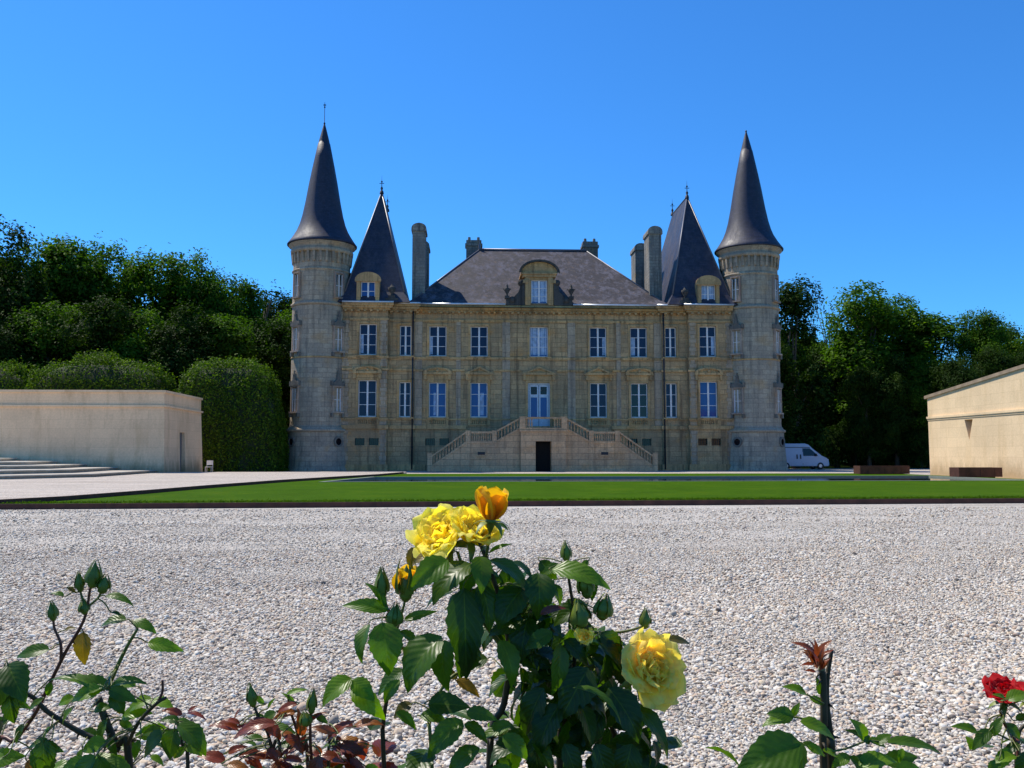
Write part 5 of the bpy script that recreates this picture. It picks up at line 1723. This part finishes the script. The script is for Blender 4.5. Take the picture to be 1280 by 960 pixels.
# hand-placed leaves: base x, y, tip x, y, distance, tip offset, width, roll, tint
hand = [
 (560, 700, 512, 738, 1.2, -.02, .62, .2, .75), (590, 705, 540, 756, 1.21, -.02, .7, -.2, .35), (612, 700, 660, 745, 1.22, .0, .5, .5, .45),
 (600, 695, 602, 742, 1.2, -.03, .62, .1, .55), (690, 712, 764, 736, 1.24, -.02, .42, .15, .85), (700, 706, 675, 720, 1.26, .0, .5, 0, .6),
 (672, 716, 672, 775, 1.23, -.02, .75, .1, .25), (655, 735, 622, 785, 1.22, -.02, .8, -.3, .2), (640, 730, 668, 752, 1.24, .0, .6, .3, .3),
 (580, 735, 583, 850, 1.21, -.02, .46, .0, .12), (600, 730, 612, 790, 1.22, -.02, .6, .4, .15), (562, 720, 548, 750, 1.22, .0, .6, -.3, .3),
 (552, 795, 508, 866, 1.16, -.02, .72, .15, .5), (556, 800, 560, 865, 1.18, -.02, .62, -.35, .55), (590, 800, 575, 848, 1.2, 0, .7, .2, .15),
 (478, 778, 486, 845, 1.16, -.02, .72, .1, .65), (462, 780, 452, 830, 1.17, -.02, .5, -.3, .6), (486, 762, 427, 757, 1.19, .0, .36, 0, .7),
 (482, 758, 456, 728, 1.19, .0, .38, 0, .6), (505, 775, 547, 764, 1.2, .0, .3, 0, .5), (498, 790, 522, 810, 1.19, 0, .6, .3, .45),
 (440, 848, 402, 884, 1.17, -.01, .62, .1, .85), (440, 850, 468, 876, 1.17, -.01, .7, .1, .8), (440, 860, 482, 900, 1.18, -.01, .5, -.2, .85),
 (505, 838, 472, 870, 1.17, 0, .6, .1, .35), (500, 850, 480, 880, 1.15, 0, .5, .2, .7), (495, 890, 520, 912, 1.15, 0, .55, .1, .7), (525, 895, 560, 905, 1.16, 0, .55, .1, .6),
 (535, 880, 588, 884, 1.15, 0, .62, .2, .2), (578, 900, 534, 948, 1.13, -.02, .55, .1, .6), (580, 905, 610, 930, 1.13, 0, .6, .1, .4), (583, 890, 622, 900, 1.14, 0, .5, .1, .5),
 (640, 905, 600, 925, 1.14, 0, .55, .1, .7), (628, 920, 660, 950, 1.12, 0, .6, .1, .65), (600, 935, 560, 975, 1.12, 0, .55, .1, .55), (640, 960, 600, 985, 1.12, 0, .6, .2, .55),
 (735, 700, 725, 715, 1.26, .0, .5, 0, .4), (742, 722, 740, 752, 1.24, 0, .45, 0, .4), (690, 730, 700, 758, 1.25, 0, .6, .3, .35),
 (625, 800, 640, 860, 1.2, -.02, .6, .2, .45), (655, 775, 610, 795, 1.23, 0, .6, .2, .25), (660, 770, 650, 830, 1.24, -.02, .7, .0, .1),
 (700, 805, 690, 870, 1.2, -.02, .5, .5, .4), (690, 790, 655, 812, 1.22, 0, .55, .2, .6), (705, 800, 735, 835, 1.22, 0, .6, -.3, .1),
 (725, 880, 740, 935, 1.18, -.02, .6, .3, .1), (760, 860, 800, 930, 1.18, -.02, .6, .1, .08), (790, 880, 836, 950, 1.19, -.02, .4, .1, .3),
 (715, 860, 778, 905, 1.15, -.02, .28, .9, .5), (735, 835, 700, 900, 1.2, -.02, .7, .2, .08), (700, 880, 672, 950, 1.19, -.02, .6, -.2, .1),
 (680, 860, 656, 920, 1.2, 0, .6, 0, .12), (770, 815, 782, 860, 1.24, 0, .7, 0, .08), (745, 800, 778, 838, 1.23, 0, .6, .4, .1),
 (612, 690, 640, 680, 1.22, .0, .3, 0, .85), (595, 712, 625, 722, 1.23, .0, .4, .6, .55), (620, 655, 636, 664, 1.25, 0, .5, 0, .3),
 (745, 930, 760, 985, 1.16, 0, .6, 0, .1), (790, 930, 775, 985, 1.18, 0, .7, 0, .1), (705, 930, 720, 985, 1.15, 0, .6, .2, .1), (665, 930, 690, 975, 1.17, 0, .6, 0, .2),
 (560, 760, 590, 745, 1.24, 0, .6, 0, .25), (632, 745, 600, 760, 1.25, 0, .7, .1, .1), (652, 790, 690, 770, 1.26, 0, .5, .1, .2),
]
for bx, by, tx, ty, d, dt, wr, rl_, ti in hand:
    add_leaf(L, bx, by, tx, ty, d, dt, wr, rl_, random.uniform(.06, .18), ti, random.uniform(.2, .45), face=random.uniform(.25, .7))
for q in [(675, 768, 708, 760, 1.18, 0, .4, 0, .2), (505, 810, 482, 828, 1.2, 0, .5, 0, .3), (560, 690, 514, 706, 1.24, 0, .5, 0, .7)]:
    add_leaf(LO if q[8] > .25 else LR, *q[:6], q[6], q[7], .12, q[8])
for q in [(830, 800, 864, 806, 1.28, .02, .34, 0, .3), (572, 848, 540, 838, 1.22, 0, .5, 0, .4), (570, 850, 600, 872, 1.22, 0, .5, .2, .8), (517, 684, 512, 712, 1.26, 0, .5, 0, .3), (710, 775, 742, 790, 1.2, 0, .4, 0, .1), (515, 880, 492, 898, 1.19, 0, .7, 0, .2)]:
    add_leaf(LO, *q[:6], q[6], q[7], .1, q[8])
# denser dark foliage filling the right half of the bush and its lower body
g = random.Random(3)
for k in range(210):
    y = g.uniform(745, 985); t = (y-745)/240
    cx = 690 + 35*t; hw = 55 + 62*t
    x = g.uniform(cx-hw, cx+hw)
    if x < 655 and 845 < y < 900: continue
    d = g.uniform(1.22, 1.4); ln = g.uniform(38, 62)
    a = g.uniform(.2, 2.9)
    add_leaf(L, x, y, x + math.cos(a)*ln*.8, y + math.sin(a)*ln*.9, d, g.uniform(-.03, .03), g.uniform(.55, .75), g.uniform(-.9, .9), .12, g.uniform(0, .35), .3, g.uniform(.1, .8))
for k in range(60):      # around the upper left stems
    y = g.uniform(700, 840); x = g.uniform(560, 680)
    if y > 800 and x < 600: continue
    d = g.uniform(1.24, 1.36); ln = g.uniform(34, 52); a = g.uniform(.3, 2.8)
    if g.random() < .5: continue
    add_leaf(L, x, y, x + math.cos(a)*ln*.8, y + math.sin(a)*ln, d, 0, .66, g.uniform(-.8, .8), .12, g.uniform(0, .4), .3, g.uniform(.1, .8))
# leaves lower down, below the picture edge
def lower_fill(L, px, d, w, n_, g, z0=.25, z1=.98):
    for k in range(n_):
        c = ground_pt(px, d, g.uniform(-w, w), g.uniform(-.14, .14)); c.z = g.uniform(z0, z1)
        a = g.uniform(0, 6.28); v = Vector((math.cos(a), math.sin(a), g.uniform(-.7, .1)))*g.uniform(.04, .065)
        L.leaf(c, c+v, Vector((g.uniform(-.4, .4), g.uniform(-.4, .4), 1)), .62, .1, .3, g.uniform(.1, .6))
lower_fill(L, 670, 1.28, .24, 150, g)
auto_petioles(B, (L, LR, LO), .05)
L.build('foliage', M['rose_leaf'], B); LR.build('young_leaf', M['rose_leaf_red'], B); LO.build('bronzed_leaf', M['rose_leaf_olive'], B)

# ---------------- left rose bush with buds
B2 = bush_root('rose_bush', 120, 1.2, 'open spindly rose bush with a cluster of green buds at the left edge')
def st2(par, pts, r0, r1, mat, seed, gx=None):
    P = [W3(*p) for p in pts]
    if gx:
        g0 = ground_pt(*gx); P = [g0, g0.lerp(P[0], .5) + Vector((.015, .01, 0))] + P
    return make_stem(par, P, r0, r1, mat, seed=seed)
st2(B2, [(162, 960, 1.2), (145, 930, 1.2), (130, 895, 1.2), (123, 872, 1.2)], .0056, .0048, 'stem_dark', 1, (165, 1.22))
st2(B2, [(150, 938, 1.2), (100, 915, 1.19), (60, 890, 1.18), (35, 868, 1.17), (-10, 860, 1.16)], .004, .0024, 'stem_dark', 2)
st2(B2, [(-8, 965, 1.22), (20, 925, 1.21), (45, 890, 1.2), (62, 855, 1.2), (82, 815, 1.2), (100, 785, 1.2), (108, 765, 1.2), (112, 740, 1.2), (115, 728, 1.2)], .0036, .0015, 'stem_red', 3, (-20, 1.24))
st2(B2, [(76, 828, 1.2), (76, 805, 1.2), (68, 785, 1.2), (67, 772, 1.2)], .0022, .0014, 'stem_red', 4)
st2(B2, [(134, 862, 1.21), (148, 830, 1.21), (160, 806, 1.21), (172, 786, 1.21)], .0032, .0018, 'stem_green', 5)
st2(B2, [(158, 935, 1.2), (172, 905, 1.19), (195, 880, 1.18), (208, 872, 1.18)], .0028, .002, 'stem_dark', 6)
st2(B2, [(196, 880, 1.18), (203, 865, 1.18), (203, 850, 1.18)], .002, .0015, 'stem_red', 7)
st2(B2, [(108, 765, 1.2), (102, 745, 1.2), (100, 736, 1.2)], .0016, .0014, 'stem_green', 8)
st2(B2, [(108, 760, 1.2), (122, 748, 1.2), (126, 740, 1.2)], .0016, .0014, 'stem_green', 9)
st2(B2, [(235, 965, 1.17), (230, 940, 1.17), (227, 925, 1.17)], .003, .002, 'stem_dark', 10, (235, 1.2))
bud(B2, W3(115, 735, 1.2), W3(120, 703, 1.2), .0098, None, 1); bud(B2, W3(101, 740, 1.2), W3(99, 716, 1.2), .0065, None, 2)
bud(B2, W3(127, 742, 1.2), W3(132, 720, 1.2), .009, None, 3); bud(B2, W3(67, 776, 1.2), W3(64, 753, 1.2), .0068, None, 4)
bud(B2, W3(106, 768, 1.2), W3(104, 750, 1.2), .0068, None, 5)
L = Leaves(); LO = Leaves(); PT = []
for q in [(62, 812, 20, 822, 1.18, 0, .5, 0, .45), (10, 830, 32, 878, 1.13, -.02, .75, .1, .25), (5, 835, -8, 890, 1.13, 0, .7, .1, .1), (12, 868, 18, 905, 1.14, 0, .6, 0, .1),
          (158, 775, 124, 785, 1.2, 0, .62, .2, .4), (166, 776, 196, 792, 1.22, 0, .5, .1, .6), (185, 803, 230, 814, 1.22, 0, .42, 0, .85),
          (132, 745, 168, 758, 1.21, 0, .36, .1, .55), (140, 765, 152, 770, 1.2, 0, .5, .1, .1), (80, 745, 62, 742, 1.2, 0, .5, 0, .5),
          (125, 862, 60, 850, 1.16, 0, .3, .2, .7), (130, 860, 105, 872, 1.15, 0, .6, .1, .75), (128, 862, 88, 878, 1.15, 0, .55, .1, .9), (135, 860, 100, 845, 1.17, 0, .5, .1, .5),
          (136, 862, 172, 878, 1.15, 0, .5, .1, .55), (138, 858, 185, 855, 1.16, 0, .42, .1, .6), (140, 866, 155, 893, 1.15, 0, .7, .1, .3),
          (205, 915, 180, 950, 1.13, 0, .7, 0, .3), (218, 912, 212, 950, 1.12, 0, .75, 0, .25), (222, 905, 258, 945, 1.12, 0, .6, .1, .5), (225, 902, 200, 900, 1.14, 0, .5, .1, .4), (220, 902, 242, 905, 1.14, 0, .5, 0, .6),
          (55, 925, 60, 975, 1.13, 0, .7, 0, .35), (60, 925, 35, 935, 1.14, 0, .5, 0, .5), (48, 930, 80, 940, 1.14, 0, .5, 0, .3), (120, 945, 90, 985, 1.12, 0, .6, 0, .7), (125, 945, 130, 990, 1.12, 0, .6, 0, .5), (130, 950, 170, 975, 1.13, 0, .5, 0, .6), (110, 950, 75, 965, 1.13, 0, .5, 0, .8),
          (175, 925, 168, 950, 1.16, 0, .5, 0, .7), (5, 945, -20, 960, 1.14, 0, .6, 0, .8), (30, 905, 20, 930, 1.18, 0, .5, 0, .2), (150, 900, 168, 915, 1.2, 0, .5, 0, .5)]:
    add_leaf(L, *q[:6], q[6], q[7], random.uniform(.06, .16), q[8], random.uniform(.2, .45), face=random.uniform(.3, .7))
for q in [(104, 790, 106, 832, 1.21, 0, .55, 0, .5), (85, 735, 96, 742, 1.2, 0, .5, 0, .4), (80, 788, 96, 785, 1.2, 0, .4, 0, .5), (145, 865, 150, 893, 1.18, 0, .6, 0, .1), (3, 900, -4, 925, 1.16, 0, .6, 0, .2), (35, 950, 45, 972, 1.16, 0, .6, 0, .9)]:
    add_leaf(LO, *q[:6], q[6], q[7], .1, q[8])
g2 = random.Random(77)
for k in range(34):       # small extra leaves low on the branches
    bx = g2.uniform(-10, 255); by = g2.uniform(895, 965) if g2.random() < .75 else g2.uniform(850, 900)
    a_ = g2.uniform(-.3, 3.4); ln = g2.uniform(24, 46)
    add_leaf(L, bx, by, bx + math.cos(a_)*ln, by + math.sin(a_)*ln*.7, g2.uniform(1.14, 1.26), 0, g2.uniform(.45, .66), g2.uniform(-.5, .5), .12, g2.uniform(.25, 1), .3, g2.uniform(.3, .8))
lower_fill(L, 110, 1.2, .22, 70, g, .25, .9)
auto_petioles(B2, (L, LO))
L.build('foliage', M['rose_leaf'], B2); LO.build('bronzed_leaf', M['rose_leaf_olive'], B2)

# ---------------- low red-leaved rose between the two
B3 = bush_root('rose_bush', 380, 1.16, 'low young rose bush with dark red leaves, left of the yellow roses')
st2(B3, [(352, 965, 1.16), (340, 935, 1.16), (334, 915, 1.16), (322, 893, 1.16), (316, 878, 1.16)], .003, .0014, 'stem_dark', 1, (360, 1.18))
st2(B3, [(385, 965, 1.16), (378, 940, 1.16), (370, 910, 1.16), (362, 885, 1.16), (360, 868, 1.16)], .0028, .0014, 'stem_red', 2, (385, 1.18))
st2(B3, [(390, 960, 1.16), (388, 930, 1.15), (388, 900, 1.15), (390, 880, 1.15)], .0025, .0014, 'stem_red', 3)
st2(B3, [(410, 965, 1.16), (418, 935, 1.16), (412, 905, 1.16)], .0025, .0014, 'stem_dark', 4, (410, 1.19))
bud(B3, W3(317, 884, 1.15), W3(313, 856, 1.15), .0068, None, 2); bud(B3, W3(389, 893, 1.15), W3(391, 863, 1.15), .0062, None, 3); bud(B3, W3(384, 908, 1.14), W3(380, 890, 1.14), .0075, None, 4)
LR = Leaves(); L = Leaves()
for q in [(298, 912, 260, 908, 1.15, 0, .45, 0, .5), (340, 905, 290, 925, 1.13, 0, .5, 0, .25), (330, 900, 352, 925, 1.14, 0, .5, 0, .75), (300, 905, 278, 900, 1.15, 0, .4, 0, .6), (294, 905, 302, 884, 1.16, 0, .4, 0, .7),
          (345, 905, 298, 915, 1.12, 0, .35, 0, .6), (372, 880, 345, 892, 1.15, 0, .4, 0, .6), (370, 890, 340, 900, 1.15, 0, .4, 0, .9), (410, 925, 445, 900, 1.14, 0, .35, 0, .55), (415, 935, 460, 945, 1.13, 0, .5, 0, .3), (440, 930, 462, 928, 1.14, 0, .4, 0, .8),
          (355, 920, 380, 945, 1.13, 0, .55, 0, .6), (380, 930, 352, 950, 1.14, 0, .5, 0, .2), (378, 920, 372, 885, 1.15, 0, .4, 0, .9), (420, 930, 440, 960, 1.13, 0, .5, 0, .2), (400, 945, 395, 985, 1.12, 0, .6, 0, .4), (430, 950, 460, 975, 1.13, 0, .5, 0, .3),
          (228, 893, 202, 888, 1.18, 0, .42, 0, .6), (232, 892, 258, 900, 1.18, 0, .4, 0, .55), (235, 890, 250, 882, 1.18, 0, .35, 0, .5), (345, 935, 330, 950, 1.13, 0, .4, 0, .4), (385, 905, 408, 890, 1.15, 0, .35, 0, .7)]:
    add_leaf(LR, *q[:6], q[6], q[7], .12, q[8], .35, face=random.uniform(.2, .6))
for q in [(330, 880, 312, 868, 1.16, 0, .4, 0, .9), (335, 885, 345, 872, 1.16, 0, .35, 0, .9), (368, 878, 352, 866, 1.16, 0, .3, 0, .9), (395, 895, 410, 905, 1.15, 0, .6, 0, .4), (330, 900, 318, 892, 1.16, 0, .6, 0, .6), (345, 890, 325, 908, 1.15, 0, .6, 0, .5), (358, 868, 385, 862, 1.16, 0, .3, 0, .9)]:
    add_leaf(L, *q[:6], q[6], q[7], .1, q[8])
for k in range(46):
    bx = g2.uniform(280, 465); by = g2.uniform(905, 975)
    a_ = g2.uniform(-.6, 3.7); ln = g2.uniform(22, 44)
    add_leaf(LR if g2.random() < .72 else L, bx, by, bx + math.cos(a_)*ln, by + math.sin(a_)*ln*.6, g2.uniform(1.12, 1.22), 0, g2.uniform(.38, .55), g2.uniform(-.5, .5), .12, g2.uniform(.3, 1), .3, g2.uniform(.2, .7))
lower_fill(L, 385, 1.18, .16, 50, g, .25, .93); lower_fill(LR, 385, 1.18, .16, 20, g, .7, .97)
auto_petioles(B3, (L, LR))
LR.build('young_leaf', M['rose_leaf_red'], B3); L.build('foliage', M['rose_leaf'], B3)

# ---------------- pruned stem, right
B4 = bush_root('rose_bush', 1037, 1.2, 'hard-pruned rose with a thick dark cane and a tuft of bronze-red new leaves')
st2(B4, [(1040, 965, 1.2), (1037, 920, 1.2), (1033, 880, 1.2), (1034, 848, 1.2), (1040, 812, 1.2)], .0088, .0024, 'stem_dark', 1, (1046, 1.22))
st2(B4, [(1030, 965, 1.19), (1030, 900, 1.19), (1029, 850, 1.19), (1027, 838, 1.19)], .0055, .0045, 'stem_dark', 2, (1028, 1.2))
mb = MB(); a = W3(1027, 838, 1.19); mb.tube([a, a+Vector((0, 0, .004))], [.0048, .0044], 10)
o = mb.build('cut_end', plain('cut rose wood', (.2, .2, .1), .7), B4); o.location = -B4.location
LR = Leaves(); L = Leaves(); PT = []
for q in [(1018, 815, 989, 803, 1.17, 0, .35, 0, .75), (1020, 815, 1008, 798, 1.18, 0, .35, 0, .7), (1022, 818, 1040, 800, 1.18, 0, .4, 0, .75), (1020, 822, 1018, 798, 1.17, 0, .35, 0, .8), (1022, 825, 1042, 812, 1.18, 0, .35, 0, .6),
          (1018, 830, 1000, 832, 1.18, 0, .35, 0, .5), (1022, 835, 1016, 815, 1.16, 0, .45, 0, .7), (1020, 840, 1005, 838, 1.18, 0, .35, 0, .6), (1026, 838, 1038, 822, 1.17, 0, .4, 0, .6), (1020, 835, 1008, 815, 1.17, 0, .35, 0, .9), (1024, 832, 1030, 808, 1.17, 0, .35, 0, .75)]:
    add_leaf(LR, *q[:6], q[6], q[7], .08, q[8], .35, face=random.uniform(.2, .6))
for q in [(1008, 868, 978, 858, 1.19, 0, .5, 0, .8), (1012, 872, 1032, 882, 1.19, 0, .5, 0, .75), (1025, 868, 1020, 845, 1.19, 0, .5, 0, .3), (992, 895, 958, 892, 1.18, 0, .6, 0, .5), (990, 898, 952, 908, 1.18, 0, .55, 0, .8), (990, 895, 1000, 878, 1.19, 0, .5, 0, .8),
          (1000, 902, 1044, 925, 1.16, 0, .5, .3, .8), (1002, 930, 918, 968, 1.1, 0, .62, 0, .6), (1003, 928, 960, 985, 1.12, 0, .55, .2, .35), (1002, 930, 1030, 940, 1.18, 0, .4, 0, .3),
          (1082, 925, 1062, 898, 1.18, 0, .6, 0, .9), (1085, 925, 1055, 912, 1.19, 0, .35, 0, .1), (1088, 928, 1070, 918, 1.18, 0, .6, 0, .3), (1085, 925, 1092, 930, 1.18, 0, .5, 0, .6), (1095, 930, 1115, 918, 1.18, 0, .6, .3, .6), (1108, 928, 1178, 942, 1.18, 0, .28, 0, .5), (1070, 945, 1110, 975, 1.16, 0, .4, 0, .4), (1062, 945, 1090, 985, 1.17, 0, .4, 0, .6),
          (1085, 925, 1108, 935, 1.18, 0, .55, 0, .7)]:
    add_leaf(L, *q[:6], q[6], q[7], .1, q[8], .35, face=random.uniform(.35, .7))
for k in range(9):
    a_ = -PI/2 + g2.uniform(-1.1, 1.1); ln = g2.uniform(16, 30); bx = 1020 + g2.uniform(-5, 5); by = g2.uniform(812, 838)
    add_leaf(LR, bx, by, bx + math.cos(a_)*ln, by + math.sin(a_)*ln, g2.uniform(1.17, 1.2), 0, g2.uniform(.34, .48), g2.uniform(-.6, .6), .1, g2.uniform(.4, 1), .35, g2.uniform(.3, .8))
for pts in ([(1030, 880), (1012, 870), (1008, 868)], [(1030, 910), (1010, 900), (990, 896)], [(1032, 945), (1015, 935), (1003, 930)], [(1038, 940), (1060, 935), (1085, 926), (1108, 928)]):
    PT.append(smooth_path([W3(x, y, 1.18) for x, y in pts], 4))
for k in range(12):
    bx = g2.uniform(935, 1130); by = g2.uniform(930, 975); a_ = g2.uniform(-.3, 3.4); ln = g2.uniform(28, 50)
    add_leaf(L, bx, by, bx + math.cos(a_)*ln, by + math.sin(a_)*ln*.6, g2.uniform(1.14, 1.24), 0, g2.uniform(.45, .6), g2.uniform(-.5, .5), .12, g2.uniform(.4, 1), .3, g2.uniform(.3, .8))
lower_fill(L, 1040, 1.2, .13, 35, g, .25, .9)
LR.build('young_leaf', M['rose_leaf_red'], B4); L.build('foliage', M['rose_leaf'], B4); petiole(B4, PT)

# ---------------- red rose at the right edge
B5 = bush_root('rose_bush', 1262, 1.25, 'rose bush with one bright red bloom at the right edge')
st2(B5, [(1275, 965, 1.25), (1270, 930, 1.25), (1256, 905, 1.25), (1250, 888, 1.25)], .004, .002, 'stem_red', 1, (1280, 1.27))
st2(B5, [(1270, 965, 1.26), (1290, 900, 1.26), (1300, 880, 1.26)], .0035, .002, 'stem_dark', 2, (1285, 1.27))
o = bloom(B5, W3(1255, 870, 1.25), (-.25, -.35, .9), .034, M['petal_red'], 26, .85, 41, label='bright red open bloom'); o.location = -B5.location
o = bloom(B5, W3(1287, 872, 1.27), (.2, -.2, .9), .026, M['petal_red'], 18, .8, 43); o.location = -B5.location
L = Leaves(); LO = Leaves()
for q in [(1258, 875, 1290, 868, 1.2, 0, .6, 0, .8), (1256, 872, 1240, 868, 1.21, 0, .4, 0, .8), (1222, 915, 1188, 908, 1.22, 0, .42, 0, .6), (1238, 912, 1215, 938, 1.22, 0, .5, .1, .35), (1240, 920, 1255, 895, 1.22, 0, .5, 0, .5), (1258, 905, 1275, 925, 1.21, 0, .6, 0, .3), (1270, 900, 1290, 895, 1.22, 0, .6, 0, .5),
          (1270, 945, 1240, 955, 1.2, 0, .55, 0, .9), (1275, 930, 1255, 945, 1.22, 0, .6, 0, .1), (1285, 940, 1272, 975, 1.2, 0, .6, 0, .1), (1262, 935, 1240, 965, 1.21, 0, .5, 0, .8), (1280, 880, 1300, 910, 1.22, 0, .6, 0, .2), (1248, 950, 1238, 975, 1.2, 0, .6, 0, .7)]:
    add_leaf(L, *q[:6], q[6], q[7], .1, q[8], .35, face=random.uniform(.3, .7))
lower_fill(L, 1285, 1.27, .16, 60, g, .25, .95)
auto_petioles(B5, (L,))
L.build('foliage', M['rose_leaf'], B5)
petiole(B5, [smooth_path([W3(x, y, 1.23) for x, y in ((1262, 925), (1240, 915), (1222, 914))], 4)])

# ================================================================== loose pebbles on the gravel yard
def pebbles():      # loose stones lying on the gravel sheet
    g = np.random.default_rng(2)
    pts = []; 
    def zone(y0, y1, dens, lo, hi):
        n_ = int(dens*.62*1.25*(y1*y1-y0*y0) + dens*.8*(y1-y0))
        y = np.sqrt(g.uniform(y0*y0, y1*y1, n_)); x = y*math.tan(YAW) + g.uniform(-1, 1, n_)*(y*.64+.5)
        s = (lo + (hi-lo)*g.beta(1.3, 3.4, n_))*(1 + .3*np.sin(x*1.3+y*.7)*np.sin(y*1.9-x*.4))*(1+.5*(g.uniform(size=n_) > .985))
        pts.append(np.stack([x, y, s], 1))
    zone(3.3, 6.2, 4300, .0055, .0225); zone(6.2, 9, 2900, .006, .022); zone(9, 13, 1000, .008, .021); zone(13, 18, 300, .009, .022); zone(18, 22.6, 90, .012, .028)
    a = np.concatenate(pts)
    me = bpy.data.meshes.new('pebbles'); n_ = len(a)
    me.vertices.add(n_)
    co = np.stack([a[:, 0], a[:, 1], a[:, 2]*g.uniform(-.15, .75, n_)], 1)
    me.vertices.foreach_set('co', co.reshape(-1).astype(np.float32))
    sc = np.stack([a[:, 2]*g.uniform(.75, 1.25, n_), a[:, 2]*g.uniform(.6, 1.0, n_), a[:, 2]*g.uniform(.4, .75, n_)], 1)
    at = me.attributes.new('peb_scale', 'FLOAT_VECTOR', 'POINT'); at.data.foreach_set('vector', sc.reshape(-1).astype(np.float32))
    rt = np.stack([g.normal(size=n_)*.3, g.normal(size=n_)*.3, g.uniform(0, 6.28, n_)], 1)
    at = me.attributes.new('peb_rot', 'FLOAT_VECTOR', 'POINT'); at.data.foreach_set('vector', rt.reshape(-1).astype(np.float32))
    o = bpy.data.objects.new('pebbles', me); col.objects.link(o)
    ng = bpy.data.node_groups.new('pebble scatter', 'GeometryNodeTree')
    ng.interface.new_socket('Geometry', in_out='INPUT', socket_type='NodeSocketGeometry')
    ng.interface.new_socket('Geometry', in_out='OUTPUT', socket_type='NodeSocketGeometry')
    nn = ng.nodes; lk = ng.links
    gi = nn.new('NodeGroupInput'); go = nn.new('NodeGroupOutput')
    ge = nn.new('GeometryNodeGeometryToInstance')
    for k in range(5):
        ic = nn.new('GeometryNodeMeshIcoSphere'); ic.inputs['Radius'].default_value = 1.0; ic.inputs['Subdivisions'].default_value = 2
        sp = nn.new('GeometryNodeSetPosition'); nz = nn.new('ShaderNodeTexNoise'); nz.noise_dimensions = '4D'
        nz.inputs['W'].default_value = k*3.7; nz.inputs['Scale'].default_value = .9; nz.inputs['Detail'].default_value = 1
        sub = nn.new('ShaderNodeVectorMath'); sub.operation = 'SUBTRACT'; sub.inputs[1].default_value = (.5, .5, .5)
        mul = nn.new('ShaderNodeVectorMath'); mul.operation = 'SCALE'; mul.inputs['Scale'].default_value = 1.5
        lk.new(nz.outputs['Color'], sub.inputs[0]); lk.new(sub.outputs[0], mul.inputs[0])
        lk.new(ic.outputs['Mesh'], sp.inputs['Geometry']); lk.new(mul.outputs[0], sp.inputs['Offset'])
        sh = nn.new('GeometryNodeSetShadeSmooth'); lk.new(sp.outputs[0], sh.inputs['Geometry'])
        sm = nn.new('GeometryNodeSetMaterial'); sm.inputs['Material'].default_value = M['pebble']
        lk.new(sh.outputs[0], sm.inputs['Geometry']); lk.new(sm.outputs[0], ge.inputs[0])
    m2p = nn.new('GeometryNodeMeshToPoints')
    ip = nn.new('GeometryNodeInstanceOnPoints'); ip.inputs['Pick Instance'].default_value = True
    ri = nn.new('FunctionNodeRandomValue'); ri.data_type = 'INT'
    ri.inputs[4].default_value = 0; ri.inputs[5].default_value = 4
    for nm, sock in (('peb_scale', 'Scale'), ('peb_rot', 'Rotation')):
        na = nn.new('GeometryNodeInputNamedAttribute'); na.data_type = 'FLOAT_VECTOR'; na.inputs[0].default_value = nm
        lk.new([s_ for s_ in na.outputs if s_.enabled][0], ip.inputs[sock])
    lk.new(gi.outputs[0], m2p.inputs[0]); lk.new(m2p.outputs[0], ip.inputs['Points'])
    lk.new(ge.outputs[0], ip.inputs['Instance']); lk.new([s_ for s_ in ri.outputs if s_.enabled][0], ip.inputs['Instance Index'])
    lk.new(ip.outputs[0], go.inputs[0])
    md = o.modifiers.new('scatter', 'NODES'); md.node_group = ng
    tag(o, 'loose pale grey and cream pebbles covering the gravel yard in the foreground', 'pebbles', kind='stuff')
m, nt, b = new_mat('pebble')
oi = N(nt, 'ShaderNodeObjectInfo')
c = ramp(nt, oi.outputs['Random'], [(0.0, (0.12, 0.10, 0.085)), (0.12, (0.3, 0.255, 0.2)), (0.3, (0.54, 0.48, 0.39)), (0.5, (0.66, 0.59, 0.48)), (0.62, (0.62, 0.48, 0.32)), (0.72, (0.45, 0.32, 0.23)), (0.85, (0.58, 0.54, 0.48)), (1.0, (0.78, 0.72, 0.6))])
g_ = N(nt, 'ShaderNodeNewGeometry')
c = mix(nt, c, ramp(nt, noise(nt, g_.outputs['Position'], 130, 4, .6), [(.3, .82), (.7, 1.1)]), 1.0, 'MULTIPLY')
nt.links.new(c, b.inputs['Base Color']); b.inputs['Roughness'].default_value = .75; b.inputs['Specular IOR Level'].default_value = .3
M['pebble'] = m
pebbles()
